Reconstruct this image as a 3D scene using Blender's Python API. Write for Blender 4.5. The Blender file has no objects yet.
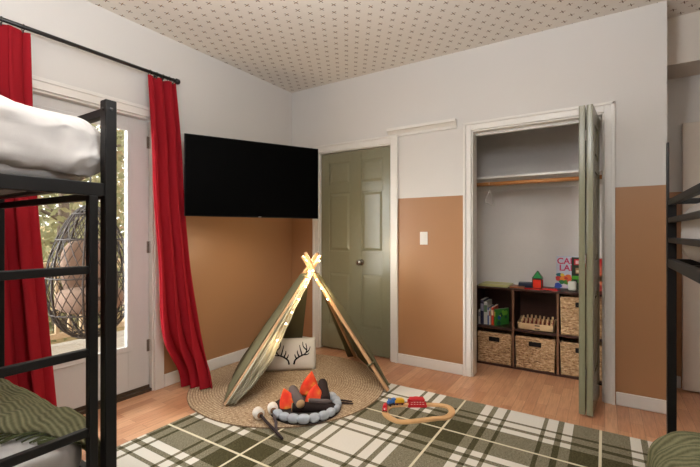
import bpy, bmesh, math, random
from mathutils import Vector, Matrix, noise
random.seed(7)
PI = math.pi
SC = bpy.context.scene
COL = SC.collection

# ------------------------------------------------------------------ materials
def lin(c):
    return c/12.92 if c <= .04045 else ((c+.055)/1.055)**2.4
def rgb(r, g, b):
    return (lin(r/255), lin(g/255), lin(b/255), 1)

class NT:
    def __init__(self, name):
        self.m = bpy.data.materials.new(name); self.m.use_nodes = True
        self.t = self.m.node_tree; self.b = self.t.nodes['Principled BSDF']
        self.out = self.t.nodes['Material Output']
    def n(self, typ, **kw):
        nd = self.t.nodes.new(typ)
        for k, v in kw.items(): setattr(nd, k, v)
        return nd
    def l(self, a, b): self.t.links.new(a, b)
    def math(self, op, a, b=None, c=None):
        nd = self.n('ShaderNodeMath', operation=op)
        for i, v in enumerate((a, b, c)):
            if v is None: continue
            if isinstance(v, (int, float)): nd.inputs[i].default_value = v
            else: self.l(v, nd.inputs[i])
        return nd.outputs[0]
    def mix(self, fac, a, b):
        nd = self.n('ShaderNodeMix', data_type='RGBA')
        for i, v in ((0, fac), (6, a), (7, b)):
            if isinstance(v, (int, float)): nd.inputs[i].default_value = v
            elif isinstance(v, tuple): nd.inputs[i].default_value = v
            else: self.l(v, nd.inputs[i])
        return nd.outputs[2]
    def pos(self): return self.n('ShaderNodeNewGeometry').outputs['Position']
    def obj(self): return self.n('ShaderNodeTexCoord').outputs['Object']
    def sep(self, v):
        s = self.n('ShaderNodeSeparateXYZ'); self.l(v, s.inputs[0]); return s.outputs
    def noise(self, vec, scale, detail=3, rough=.5):
        nd = self.n('ShaderNodeTexNoise'); nd.inputs['Scale'].default_value = scale
        nd.inputs['Detail'].default_value = detail; nd.inputs['Roughness'].default_value = rough
        if vec is not None: self.l(vec, nd.inputs['Vector'])
        return nd.outputs['Fac']
    def scale(self, vec, s):
        nd = self.n('ShaderNodeMapping'); nd.inputs['Scale'].default_value = s
        self.l(vec, nd.inputs['Vector']); return nd.outputs[0]
    def ramp(self, fac, stops, interp='LINEAR'):
        nd = self.n('ShaderNodeValToRGB'); cr = nd.color_ramp; cr.interpolation = interp
        while len(cr.elements) < len(stops): cr.elements.new(1.0)
        for e, (p, c) in zip(cr.elements, stops):
            e.position = p; e.color = c if isinstance(c, tuple) else (c, c, c, 1)
        self.l(fac, nd.inputs[0]); return nd.outputs[0]
    def bump(self, h, strength=.3, dist=.005):
        nd = self.n('ShaderNodeBump'); nd.inputs['Strength'].default_value = strength
        nd.inputs['Distance'].default_value = dist
        self.l(h, nd.inputs['Height']); self.l(nd.outputs[0], self.b.inputs['Normal'])
    def set(self, rough=.5, spec=.5, metal=0., col=None):
        self.b.inputs['Roughness'].default_value = rough
        self.b.inputs['Specular IOR Level'].default_value = spec
        self.b.inputs['Metallic'].default_value = metal
        if col is not None:
            if isinstance(col, tuple): self.b.inputs['Base Color'].default_value = col
            else: self.l(col, self.b.inputs['Base Color'])
        return self

def simple(name, col, rough=.5, spec=.5, metal=0., var=.06, nscale=30, bump=0., bscale=200, bdist=.003):
    t = NT(name)
    f = t.noise(t.obj(), nscale)
    a = tuple(max(0, c*(1-var)) for c in col[:3])+(1,)
    b = tuple(min(1, c*(1+var)) for c in col[:3])+(1,)
    t.set(rough, spec, metal, t.mix(f, a, b))
    if bump: t.bump(t.noise(t.obj(), bscale, 2), bump, bdist)
    return t.m

M = {}
# painted walls: white above a straight paint line, tan below it
def wall_mat(name, tan, white, line=1.524):
    t = NT(name); p = t.pos(); z = t.sep(p)[2]
    up = t.math('GREATER_THAN', z, line)
    n = t.noise(p, 3.0, 2)
    w = t.mix(n, tuple(c*.97 for c in white[:3])+(1,), white)
    tn = t.mix(n, tuple(c*.95 for c in tan[:3])+(1,), tan)
    t.set(.5, .4, 0, t.mix(up, tn, w)); t.l(t.math('MULTIPLY_ADD', up, .25, .36), t.b.inputs['Roughness'])
    t.bump(t.noise(p, 260, 2), .06, .002)
    return t.m
WHITE = rgb(214, 210, 204); TAN = rgb(170, 126, 89)
M['wall'] = wall_mat('two_tone_paint', TAN, WHITE)
M['white_paint'] = simple('white_trim_paint', rgb(226, 222, 215), .32, .5, var=.02)
M['closet_paint'] = simple('closet_wall_paint', rgb(228, 223, 218), .6, .3, var=.02)
M['plain_wall'] = simple('plain_wall_paint', rgb(214, 205, 193), .6, .3, var=.02)
M['door_white'] = simple('door_white_paint', rgb(204, 202, 199), .3, .5, var=.02)
M['beige_door'] = simple('beige_door_paint', rgb(216, 206, 192), .4, .4, var=.03)
M['olive'] = simple('olive_door_paint', rgb(127, 124, 99), .25, .5, var=.04, bump=.05, bscale=90)
M['black_metal'] = simple('black_powder_coat', rgb(24, 23, 22), .42, .22, var=.1, bump=.05, bscale=500)
M['black_rod'] = simple('black_rod_metal', rgb(28, 26, 25), .35, .5)
M['chrome'] = simple('brushed_nickel', rgb(170, 166, 158), .25, .5, 1.0)
M['tv_plastic'] = simple('tv_black_plastic', rgb(10, 10, 11), .5, .2)
M['tv_screen'] = simple('tv_screen', rgb(2, 2, 2), .5, .03)
M['logo'] = simple('silver_print', rgb(150, 150, 150), .4)
M['black_slot'] = simple('black_liner', rgb(20, 15, 13), .7, .2)
M['plastic_white'] = simple('white_plastic', rgb(230, 228, 222), .35, .5, var=.01)
M['closet_rod_wood'] = simple('rod_wood', rgb(196, 134, 78), .45, .4, var=.12)
M['threshold'] = simple('bronze_threshold', rgb(70, 55, 42), .4, .4)

def ceiling_mat():
    t = NT('cross_print_wallpaper'); p = t.pos(); s = t.sep(p)
    def layer(ox, oy):
        u = t.math('MULTIPLY', t.math('SUBTRACT', t.math('FRACT', t.math('DIVIDE', t.math('ADD', s[0], 10-ox+.05), .1)), .5), .1)
        v = t.math('MULTIPLY', t.math('SUBTRACT', t.math('FRACT', t.math('DIVIDE', t.math('ADD', s[1], 31-oy+.0775), .155)), .5), .155)
        def bar(ang, l, w):
            ca, sa = math.cos(ang), math.sin(ang)
            a = t.math('ABSOLUTE', t.math('ADD', t.math('MULTIPLY', u, ca), t.math('MULTIPLY', v, sa)))
            b = t.math('ABSOLUTE', t.math('SUBTRACT', t.math('MULTIPLY', v, ca), t.math('MULTIPLY', u, sa)))
            return t.math('MULTIPLY', t.math('LESS_THAN', a, l), t.math('LESS_THAN', b, w))
        return bar(math.radians(78), .020, .0027), bar(math.radians(-8), .020, .0027)
    a1, b1 = layer(.0, 1.994-.0); a2, b2 = layer(.05, 2.0715)
    base = t.mix(t.noise(p, 40, 2), rgb(228, 220, 209), rgb(234, 227, 217))
    c = t.mix(t.math('MAXIMUM', a1, a2), base, rgb(88, 66, 48))
    c = t.mix(t.math('MAXIMUM', b1, b2), c, rgb(146, 108, 72))
    t.set(.65, .25, 0, c); return t.m
M['ceiling'] = ceiling_mat()

def floor_mat():
    t = NT('laminate_floor'); p = t.pos()
    mp = t.n('ShaderNodeMapping'); mp.inputs['Rotation'].default_value = (0, 0, PI/2); t.l(p, mp.inputs[0])
    br = t.n('ShaderNodeTexBrick'); t.l(mp.outputs[0], br.inputs['Vector'])
    br.inputs['Color1'].default_value = rgb(216, 166, 128); br.inputs['Color2'].default_value = rgb(192, 136, 100)
    br.inputs['Mortar'].default_value = rgb(120, 78, 50)
    br.inputs['Scale'].default_value = 1; br.inputs['Mortar Size'].default_value = .0007
    br.inputs['Brick Width'].default_value = .42; br.inputs['Row Height'].default_value = .068
    br.inputs['Bias'].default_value = .0; br.offset = .37
    g = t.noise(t.scale(p, (26, 2.2, 1)), 3.0, 4, .6)
    grain = t.ramp(g, [(.3, (.72, .68, .64, 1)), (.7, (1.06, 1.06, 1.06, 1))])
    mx = t.n('ShaderNodeMix', data_type='RGBA', blend_type='MULTIPLY'); mx.inputs[0].default_value = .8
    t.l(br.outputs[0], mx.inputs[6]); t.l(grain, mx.inputs[7])
    t.set(.3, .45, 0, mx.outputs[2])
    t.bump(g, .04, .001)
    return t.m
M['floor'] = floor_mat()

def plaid_mat():
    t = NT('plaid_rug_weave'); p = t.pos(); s = t.sep(p)
    fx = t.math('FRACT', t.math('DIVIDE', t.math('ADD', s[0], 1.659+8.19), .819))
    fy = t.math('FRACT', t.math('DIVIDE', t.math('ADD', s[1], -1.5+8.66), .866))
    bands = [(.0, 0), (.174, 1), (.238, 0), (.275, 1), (.345, 0), (.374, 1), (.626, 0), (.655, 1), (.725, 0), (.762, 1), (.826, 0)]
    wx = t.ramp(fx, bands, 'CONSTANT'); wy = t.ramp(fy, bands, 'CONSTANT')
    sx = t.n('ShaderNodeRGBToBW'); t.l(wx, sx.inputs[0]); sy = t.n('ShaderNodeRGBToBW'); t.l(wy, sy.inputs[0])
    tot = t.math('MULTIPLY', t.math('ADD', sx.outputs[0], sy.outputs[0]), .5)
    # heather: fine cross-threads
    h = t.noise(t.scale(p, (1, .35, 1)), 420, 2)
    h2 = t.noise(t.scale(p, (.35, 1, 1)), 260, 2)
    hh = t.math('MULTIPLY', t.math('ADD', h, h2), .5)
    dark = t.mix(t.ramp(hh, [(.38, 0.), (.62, 1.)]), rgb(52, 48, 28), rgb(92, 86, 60))
    mid = t.mix(t.ramp(hh, [(.38, 0.), (.62, 1.)]), rgb(94, 89, 70), rgb(150, 142, 120))
    cream = t.mix(hh, rgb(208, 202, 188), rgb(230, 225, 214))
    c = t.mix(t.math('GREATER_THAN', tot, .25), dark, mid)
    c = t.mix(t.math('GREATER_THAN', tot, .75), c, cream)
    tx = t.math('GREATER_THAN', t.math('ABSOLUTE', t.math('SUBTRACT', fx, .5)), .4915)
    ty = t.math('GREATER_THAN', t.math('ABSOLUTE', t.math('SUBTRACT', fy, .5)), .4915)
    c = t.mix(t.math('MAXIMUM', tx, ty), c, rgb(214, 206, 178))
    t.set(.9, .1, 0, c); t.bump(hh, .35, .004); return t.m
M['plaid'] = plaid_mat()

def jute_mat():
    t = NT('braided_jute'); p = t.obj(); s = t.sep(p)
    r = t.math('SQRT', t.math('ADD', t.math('MULTIPLY', s[0], s[0]), t.math('MULTIPLY', s[1], s[1])))
    ang = t.math('ARCTAN2', s[1], s[0])
    arc = t.math('MULTIPLY', ang, t.math('MULTIPLY', t.math('FLOOR', t.math('DIVIDE', r, .019)), 1.0))
    plait = t.math('ABSOLUTE', t.math('SINE', t.math('MULTIPLY', arc, 1.0)))
    n = t.noise(p, 90, 3)
    n2 = t.noise(p, 240, 2)
    c = t.mix(t.ramp(t.math('MULTIPLY', t.math('ADD', n, n2), .5), [(.36, 0.), (.64, 1.)]), rgb(138, 108, 80), rgb(224, 202, 170))
    groove = t.math('POWER', t.math('ABSOLUTE', t.math('COSINE', t.math('MULTIPLY', r, PI/.019))), 6.0)
    c = t.mix(t.math('MULTIPLY', t.math('SUBTRACT', 1.0, plait), .22), c, rgb(118, 90, 64))
    c = t.mix(t.math('MULTIPLY', groove, .6), c, rgb(104, 78, 54))
    t.set(.85, .12, 0, c); t.bump(t.math('ADD', n, plait), .5, .003); return t.m
M['jute'] = jute_mat()

def fabric(name, col, rough=.9, var=.12, weave=900, bump=.25, emit=None):
    t = NT(name); p = t.obj()
    a = t.noise(t.scale(p, (1, 1, .3)), weave, 2); b = t.noise(p, 6, 2)
    lo = tuple(c*(1-var) for c in col[:3])+(1,); hi = tuple(min(1, c*(1+var)) for c in col[:3])+(1,)
    t.set(rough, .15, 0, t.mix(t.math('MULTIPLY', t.math('ADD', a, b), .5), lo, hi))
    t.bump(a, bump, .0015); return t
def cloth(name, col, trans=None, **k):
    t = fabric(name, col, **k)
    if trans:
        tr = t.n('ShaderNodeBsdfTranslucent'); tr.inputs[0].default_value = col
        mx = t.n('ShaderNodeMixShader'); mx.inputs[0].default_value = trans
        t.l(t.b.outputs[0], mx.inputs[1]); t.l(tr.outputs[0], mx.inputs[2]); t.l(mx.outputs[0], t.out.inputs[0])
    return t.m
M['red_curtain'] = cloth('red_curtain_linen', rgb(178, 36, 47), .35)
M['canvas'] = cloth('olive_canvas', rgb(104, 98, 72), .06)  # darker tone, shade of the side panels put into the colour
M['canvas_lit'] = cloth('olive_canvas_lit', rgb(176, 170, 148), .08)  # same canvas, the lit look of the rolled flap put into the colour
M['duvet'] = cloth('white_cotton', rgb(180, 177, 174), var=.02, bump=.1)
M['sheet'] = M['duvet']
M['pillow'] = cloth('cream_pillow_cloth', rgb(226, 222, 214), var=.05)
M['print'] = simple('black_ink', rgb(28, 28, 28), .8, .1)
M['stone'] = cloth('plush_stone_grey', rgb(172, 178, 186), var=.25, weave=60, bump=.1)
M['plush_base'] = cloth('plush_base_dark', rgb(62, 56, 52))
M['bark'] = cloth('plush_bark', rgb(48, 38, 36), var=.25, weave=120)
M['bark_grey'] = cloth('plush_bark_grey', rgb(98, 88, 86), var=.25, weave=120)
M['cut_wood'] = cloth('plush_cut_wood', rgb(196, 160, 118), var=.2)
M['flame'] = None
def flame_mat():
    t = NT('plush_flame'); p = t.obj()
    n = t.noise(p, 14, 2)
    c = t.ramp(n, [(.34, rgb(238, 66, 46)), (.54, rgb(246, 98, 56)), (.68, rgb(252, 176, 72))])
    t.set(.8, .15, 0, c); return t.m
M['flame'] = flame_mat()
M['marsh'] = cloth('plush_marshmallow', rgb(236, 230, 220), var=.03)
M['toast'] = cloth('plush_toasted', rgb(150, 112, 82), var=.2)
M['stick'] = cloth('plush_stick_grey', rgb(92, 82, 84), var=.2)
M['stick_dark'] = cloth('plush_stick_dark', rgb(58, 48, 48), var=.2)

def wood(name, c1, c2, axis=(6, 6, .8), rough=.5, scale=6):
    t = NT(name); n = t.noise(t.scale(t.obj(), axis), scale, 4, .6)
    t.set(rough, .35, 0, t.mix(n, c1, c2)); t.bump(n, .08, .002); return t.m
M['pole'] = wood('tent_pole_wood', rgb(176, 132, 92), rgb(206, 164, 122))
M['track'] = wood('beech_track', rgb(202, 158, 108), rgb(222, 184, 134), (4, 4, 4))
M['espresso'] = wood('espresso_laminate', rgb(52, 30, 24), rgb(74, 44, 34), (1, 6, 6), .4)
M['espresso_edge'] = wood('espresso_edge', rgb(104, 70, 50), rgb(126, 88, 64), (1, 6, 6), .45)
M['tray'] = wood('tray_wood', rgb(196, 160, 116), rgb(214, 182, 140), (1, 6, 6))
M['peg'] = wood('peg_wood', rgb(200, 160, 112), rgb(220, 188, 146))
M['peg_red'] = simple('peg_red_paint', rgb(150, 60, 40), .5)
def basket_mat():
    t = NT('seagrass_weave'); p = t.obj()
    n = t.noise(t.scale(p, (22, 22, 60)), 1.6, 4, .7)
    c = t.ramp(n, [(.3, rgb(104, 76, 52)), (.5, rgb(182, 146, 108)), (.72, rgb(226, 198, 160))])
    t.set(.75, .2, 0, c); t.bump(n, .5, .006); return t.m
M['seagrass'] = basket_mat()
def throw_mat():
    t = NT('olive_chenille_throw'); p = t.obj()
    n = t.noise(t.scale(p, (60, 9, 60)), 3, 3, .6); sy = t.sep(p)
    rib = t.math('SINE', t.math('ADD', t.math('MULTIPLY', sy[1], 400.0), t.math('MULTIPLY', t.noise(p, 5, 2), 30.0)))
    n = t.math('ADD', t.math('MULTIPLY', n, .5), t.math('MULTIPLY_ADD', rib, .25, .25))
    c = t.mix(n, rgb(74, 74, 52), rgb(142, 140, 108))
    t.set(.95, .1, 0, c); t.bump(n, .7, .008); return t.m
M['throw'] = throw_mat()
M['fringe'] = cloth('olive_fringe', rgb(74, 78, 50), var=.25)
def leaf_mat(name, a, b, c):
    t = NT(name); n = t.noise(t.pos(), 1.6, 3)
    col = t.ramp(n, [(.3, a), (.5, b), (.7, c)])
    t.set(.6, .2, 0, col)
    tr = t.n('ShaderNodeBsdfTranslucent'); t.l(col, tr.inputs[0])
    mx = t.n('ShaderNodeMixShader'); mx.inputs[0].default_value = .45
    t.l(t.b.outputs[0], mx.inputs[1]); t.l(tr.outputs[0], mx.inputs[2]); t.l(mx.outputs[0], t.out.inputs[0])
    return t.m
M['leaf_a'] = leaf_mat('autumn_leaves', rgb(138, 128, 98), rgb(170, 156, 122), rgb(170, 138, 110))
M['leaf_b'] = leaf_mat('green_leaves', rgb(112, 112, 80), rgb(142, 138, 102), rgb(162, 154, 120))
M['trunk'] = simple('tree_bark', rgb(110, 96, 84), .9, .1, var=.3, nscale=12, bump=.5, bscale=40, bdist=.02)
M['hill'] = simple('leaf_litter_ground', rgb(150, 128, 92), .95, .1, var=.35, nscale=6)
M['deck'] = wood('deck_boards', rgb(150, 140, 128), rgb(182, 172, 158), (1, 8, 8), .7)
M['rail_wood'] = wood('railing_wood', rgb(156, 132, 102), rgb(182, 158, 126), (6, 6, 1), .7)
M['wicker'] = simple('brown_wicker', rgb(44, 34, 28), .6, .3, var=.2)
M['cushion'] = cloth('taupe_cushion', rgb(128, 106, 92), var=.08)
def glass_mat():
    t = NT('window_glass')
    tr = t.n('ShaderNodeBsdfTransparent'); tr.inputs[0].default_value = (.96, .97, .96, 1)
    gl = t.n('ShaderNodeBsdfGlossy'); gl.inputs['Roughness'].default_value = .02
    lw = t.n('ShaderNodeLayerWeight'); lw.inputs[0].default_value = .5
    fr = t.math('MULTIPLY_ADD', t.math('POWER', lw.outputs['Facing'], 4.0), .4, .03)
    mx = t.n('ShaderNodeMixShader'); t.l(fr, mx.inputs[0])
    t.l(tr.outputs[0], mx.inputs[1]); t.l(gl.outputs[0], mx.inputs[2]); t.l(mx.outputs[0], t.out.inputs[0])
    return t.m
M['glass'] = glass_mat()
def emit(name, col, s):
    t = NT(name); t.set(.4, .2, 0, col)
    t.b.inputs['Emission Color'].default_value = col; t.b.inputs['Emission Strength'].default_value = s; return t.m
M['bulb'] = emit('warm_fairy_bulb', (1, .80, .48, 1), 30)
M['wire'] = simple('copper_wire', rgb(190, 150, 90), .3, .5, .6)
PAL = {}
def paint(r, g, b, rough=.4):
    k = (r, g, b, rough)
    if k not in PAL: PAL[k] = simple('paint_%d_%d_%d' % (r, g, b), rgb(r, g, b), rough, .4, var=.03)
    return PAL[k]

# ------------------------------------------------------------------ mesh builder
class MB:
    def __init__(self): self.bm = bmesh.new()
    def box(self, x0, x1, y0, y1, z0, z1):
        v = [self.bm.verts.new((x, y, z)) for z in (z0, z1) for y in (y0, y1) for x in (x0, x1)]
        for f in ((0, 2, 3, 1), (4, 5, 7, 6), (0, 1, 5, 4), (2, 6, 7, 3), (0, 4, 6, 2), (1, 3, 7, 5)):
            self.bm.faces.new([v[i] for i in f])
        return self
    def obox(self, c, ax, ay, az, sx, sy, sz):
        c = Vector(c); ax, ay, az = (Vector(a).normalized() for a in (ax, ay, az)); v = []
        for k in (-1, 1):
            for j in (-1, 1):
                for i in (-1, 1):
                    v.append(self.bm.verts.new(c+ax*i*sx/2+ay*j*sy/2+az*k*sz/2))
        for f in ((0, 2, 3, 1), (4, 5, 7, 6), (0, 1, 5, 4), (2, 6, 7, 3), (0, 4, 6, 2), (1, 3, 7, 5)):
            self.bm.faces.new([v[i] for i in f])
        return self
    def prism(self, poly, ext):
        a = [self.bm.verts.new(p) for p in poly]; b = [self.bm.verts.new(Vector(p)+Vector(ext)) for p in poly]
        n = len(poly); self.bm.faces.new(a[::-1]); self.bm.faces.new(b)
        for i in range(n): self.bm.faces.new((a[i], a[(i+1) % n], b[(i+1) % n], b[i]))
        return self
    def tube(self, pts, r, n=10, closed=False, caps=True, flat=1.0):
        pts = [Vector(p) for p in pts]; N = len(pts)
        rs = r if isinstance(r, (list, tuple)) else [r]*N
        rings = []; nrm = None
        for i, p in enumerate(pts):
            if closed: d = pts[(i+1) % N]-pts[i-1]
            else: d = pts[min(i+1, N-1)]-pts[max(i-1, 0)]
            if d.length < 1e-9: d = Vector((0, 0, 1))
            d.normalize()
            if nrm is None:
                nrm = d.cross(Vector((0, 0, 1)))
                if nrm.length < .05: nrm = d.cross(Vector((1, 0, 0)))
            nrm = nrm-d*nrm.dot(d)
            if nrm.length < 1e-6: nrm = d.orthogonal()
            nrm.normalize(); bn = d.cross(nrm)
            rings.append([self.bm.verts.new(p+(nrm*math.cos(2*PI*k/n)+bn*math.sin(2*PI*k/n)*flat)*rs[i]) for k in range(n)])
        for i in range(N if closed else N-1):
            a, b = rings[i], rings[(i+1) % N]
            for k in range(n): self.bm.faces.new((a[k], a[(k+1) % n], b[(k+1) % n], b[k]))
        if caps and not closed:
            self.bm.faces.new(rings[0][::-1]); self.bm.faces.new(rings[-1])
        return self
    def lathe(self, prof, c=(0, 0, 0), axis=(0, 0, 1), n=20):
        c = Vector(c); az = Vector(axis).normalized(); ax = az.orthogonal().normalized(); ay = az.cross(ax)
        rings = []
        for r, h in prof:
            if r < 1e-6: rings.append([self.bm.verts.new(c+az*h)])
            else: rings.append([self.bm.verts.new(c+az*h+(ax*math.cos(2*PI*k/n)+ay*math.sin(2*PI*k/n))*r) for k in range(n)])
        for a, b in zip(rings, rings[1:]):
            for k in range(n):
                q = [a[k % len(a)], a[(k+1) % len(a)], b[(k+1) % len(b)], b[k % len(b)]]
                q = list(dict.fromkeys(q))
                if len(q) > 2: self.bm.faces.new(q)
        for rg, rev in ((rings[0], True), (rings[-1], False)):
            if len(rg) > 2: self.bm.faces.new(rg[::-1] if rev else rg)
        return self
    def ball(self, c, r, n=14, m=9, e=1.0, fn=None, rot=None):
        # superellipsoid: e<1 squarer
        def sp(v, k): return math.copysign(abs(v)**k, v)
        rx, ry, rz = (r, r, r) if isinstance(r, (int, float)) else r
        c = Vector(c); rows = []
        for j in range(m+1):
            th = -PI/2+PI*j/m; row = []
            for i in range(n):
                ph = 2*PI*i/n
                p = Vector((rx*sp(math.cos(th), e)*sp(math.cos(ph), e), ry*sp(math.cos(th), e)*sp(math.sin(ph), e), rz*sp(math.sin(th), e)))
                if fn: p = fn(p)
                if rot: p = rot @ p
                row.append(c+p)
                if j in (0, m): break
            rows.append([self.bm.verts.new(q) for q in row])
        for a, b in zip(rows, rows[1:]):
            for i in range(n):
                q = list(dict.fromkeys([a[i % len(a)], a[(i+1) % len(a)], b[(i+1) % len(b)], b[i % len(b)]]))
                if len(q) > 2: self.bm.faces.new(q)
        return self
    def grid(self, fn, nu, nv, wrap=False):
        g = [[self.bm.verts.new(fn(i/nu, j/nv)) for i in range(nu if wrap else nu+1)] for j in range(nv+1)]
        for j in range(nv):
            for i in range(nu):
                k = (i+1) % nu if wrap else i+1
                self.bm.faces.new((g[j][i], g[j][k], g[j+1][k], g[j+1][i]))
        return self
    def build(self, name, mat, parent=None, smooth=False, bevel=0, seg=2, solid=0, local=False, sub=0, origin=None, kind=None, label=None):
        bmesh.ops.recalc_face_normals(self.bm, faces=self.bm.faces) if not solid else None
        me = bpy.data.meshes.new(name)
        vs = self.bm.verts
        if parent is not None and not local:
            o = parent
            off = Vector((0, 0, 0))
            while o is not None: off += o.location; o = o.parent
        elif parent is None and not local:
            if origin is None:
                lo = Vector([min(v.co[i] for v in vs) for i in range(3)]); hi = Vector([max(v.co[i] for v in vs) for i in range(3)])
                off = Vector(((lo.x+hi.x)/2, (lo.y+hi.y)/2, lo.z))
            else: off = Vector(origin)
        else: off = Vector((0, 0, 0))
        for v in vs: v.co -= off
        if smooth:
            for f in self.bm.faces: f.smooth = True
        self.bm.to_mesh(me); self.bm.free()
        me.materials.append(mat)
        ob = bpy.data.objects.new(name, me); COL.objects.link(ob)
        if parent is not None: ob.parent = parent
        elif not local: ob.location = off
        if solid:
            m = ob.modifiers.new('solid', 'SOLIDIFY'); m.thickness = solid; m.offset = 0
        if bevel:
            m = ob.modifiers.new('bevel', 'BEVEL'); m.width = bevel; m.segments = seg; m.limit_method = 'ANGLE'
        if sub:
            m = ob.modifiers.new('sub', 'SUBSURF'); m.levels = sub; m.render_levels = sub
        if kind: ob['kind'] = kind
        if label: ob['label'] = label
        return ob

def tag(o, label, cat, group=None, kind=None):
    o['label'] = label; o['category'] = cat
    if group: o['group'] = group
    if kind: o['kind'] = kind
    return o
def thing(name, loc, label, cat, group=None, rz=0):
    o = bpy.data.objects.new(name, None); COL.objects.link(o); o.empty_display_size = .1
    o.location = loc; o.rotation_euler = (0, 0, rz)
    return tag(o, label, cat, group)
def struct(mb, name, mat, **k): return mb.build(name, mat, kind='structure', **k)
def lerp(a, b, t): return Vector(a)*(1-t)+Vector(b)*t
def smooth_path(pts, n, closed=False):
    P = [Vector(p) for p in pts]; N = len(P); out = []
    segs = N if closed else N-1
    for i in range(segs):
        p0 = P[(i-1) % N] if closed or i > 0 else P[0]; p1 = P[i]; p2 = P[(i+1) % N]
        p3 = P[(i+2) % N] if closed or i+2 < N else P[-1]
        for k in range(n):
            t = k/n
            out.append(.5*((2*p1)+(p2-p0)*t+(2*p0-5*p1+4*p2-p3)*t*t+(-p0+3*p1-3*p2+p3)*t**3))
    if not closed: out.append(P[-1])
    return out

# ------------------------------------------------------------------ camera
H = 1.2
cam = bpy.data.cameras.new('camera'); co = bpy.data.objects.new('camera', cam); COL.objects.link(co)
cam.sensor_width = 36; cam.lens = 400/700*36; cam.clip_start = .02; cam.clip_end = 200
co.location = (0, 0, H); co.rotation_euler = (PI/2, 0, math.radians(32.5)); SC.camera = co

# ------------------------------------------------------------------ room shell
XL, YB, ZC = -2.91, 3.375, 2.75
XE = .349            # free end of the closet wall
XR, YF = 2.3, -2.3
D1 = (.85, 1.775)     # patio door opening (y) in left wall
DT = 2.075
m = MB(); m.box(XL-.4, XR+.1, YF-.1, 4.2, -.12, 0); struct(m, 'floor', M['floor'])
m = MB(); m.box(XL-.15, XR+.1, YF-.1, 4.2, ZC, ZC+.1); struct(m, 'ceiling', M['ceiling'])
T = .14
m = MB()
m.box(XL-T, XL, YF, D1[0], 0, ZC); m.box(XL-T, XL, D1[1], YB+.1, 0, ZC); m.box(XL-T, XL, D1[0], D1[1], DT, ZC)
struct(m, 'wall_left', M['wall'])
C0, C1, CT = -.942, -.005, 2.062     # closet opening
O0, O1, OT = -2.535, -1.69, 2.045    # olive door opening
WB = YB+.12
m = MB()
m.box(XL-T, O0, YB, WB, 0, ZC); m.box(O0, O1, YB, WB, OT, ZC); m.box(O0, O1, WB-.03, WB, 0, OT); m.box(O1, C0, YB, WB, 0, ZC)  # includes an added panel behind the olive door that blocks light under it
m.box(C0, C1, YB, WB, CT, ZC); m.box(C1, XE, YB, WB, 0, ZC)
struct(m, 'wall_back', M['wall'])
m = MB(); m.box(XE-.1, XE, WB, 4.12, 0, ZC); struct(m, 'wall_alcove_side', M['wall'])
m = MB(); m.box(XE-.1, XR+.1, 4.0, 4.12, 0, ZC); struct(m, 'wall_alcove', M['wall'])
m = MB(); m.box(XE, XR, 3.66, 4.0, 2.41, ZC); struct(m, 'trim_alcove_bulkhead', M['plain_wall'])
m = MB(); m.box(XR, XR+.1, YF, 4.12, 0, ZC); struct(m, 'wall_right', M['wall'])
m = MB(); m.box(XL-T, XR+.1, YF-.1, YF, 0, ZC); struct(m, 'wall_front', M['wall'])
# closet inside
CX0, CX1, CY = -1.16, XE-.1, 4.11
m = MB()
m.box(CX0-.06, CX1, CY, CY+.06, 0, ZC); m.box(CX0-.06, CX0, WB, CY, 0, ZC); m.box(CX1-.03, CX1, WB, CY, 0, ZC)
m.box(CX0, CX1-.03, WB, WB+.012, CT, ZC); m.box(CX0, C0, WB, WB+.012, 0, CT); m.box(C1, CX1-.03, WB, WB+.012, 0, CT)
struct(m, 'wall_closet', M['closet_paint'])
# baseboards
def baseb(name, x0, x1, y0, y1):
    m = MB(); m.box(x0, x1, y0, y1, 0, .088)
    struct(m, name, M['white_paint'], bevel=.006)
m = MB(); m.box(XL, XL+.015, 1.855, YB, 0, .1); struct(m, 'baseboard_left', M['white_paint'], bevel=.006)
m = MB(); m.box(XL+.015, -2.612, YB-.015, YB, 0, .092); m.box(-1.615, -1.012, YB-.015, YB, 0, .092); m.box(.066, XE, YB-.015, YB, 0, .092)
m.box(XE, XE+.015, YB-.015, 4.0, 0, .092)
struct(m, 'baseboard_back', M['white_paint'], bevel=.006)
m = MB(); m.box(XE+.015, .497, 3.985, 4.0, 0, .092); m.box(1.31, XR, 3.985, 4.0, 0, .092); struct(m, 'baseboard_alcove', M['white_paint'], bevel=.006)
m = MB(); m.box(XL, XL+.015, YF, .77, 0, .1); struct(m, 'baseboard_left_front', M['white_paint'], bevel=.006)
# casings
def casing_y(name, x0, x1, top, w, y=YB):      # on the back wall
    m = MB()
    for (a, b) in ((x0-w, x0), (x1, x1+w)):
        m.box(a, b, y-.014, y, 0, top+w)
        o = a if a < x0 else b-.02
        m.box(o, o+.02, y-.024, y-.014, 0, top+w)
    m.box(x0, x1, y-.014, y, top, top+w); m.box(x0-w, x1+w, y-.024, y-.014, top+w-.02, top+w)
    # jamb liners
    m.box(x0-.002, x0+.012, y, WB, 0, top); m.box(x1-.012, x1+.002, y, WB, 0, top); m.box(x0, x1, y, WB, top-.012, top+.002)
    return struct(m, name, M['white_paint'], bevel=.003)
casing_y('trim_1', O0, O1, OT, .072)
casing_y('trim_2', C0, C1, CT, .066)
m = MB()
w = .075
for a, b in ((D1[0]-w, D1[0]), (D1[1], D1[1]+w)):
    m.box(XL, XL+.016, a, b, 0, DT+w)
m.box(XL, XL+.016, D1[0], D1[1], DT, DT+w); m.box(XL, XL+.024, D1[0]-w-.01, D1[1]+w+.01, DT+w-.025, DT+w)
m.box(XL-T, XL, D1[0]-.002, D1[0]+.014, 0, DT); m.box(XL-T, XL, D1[1]-.014, D1[1]+.002, 0, DT); m.box(XL-T, XL, D1[0], D1[1], DT-.014, DT+.002)
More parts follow.
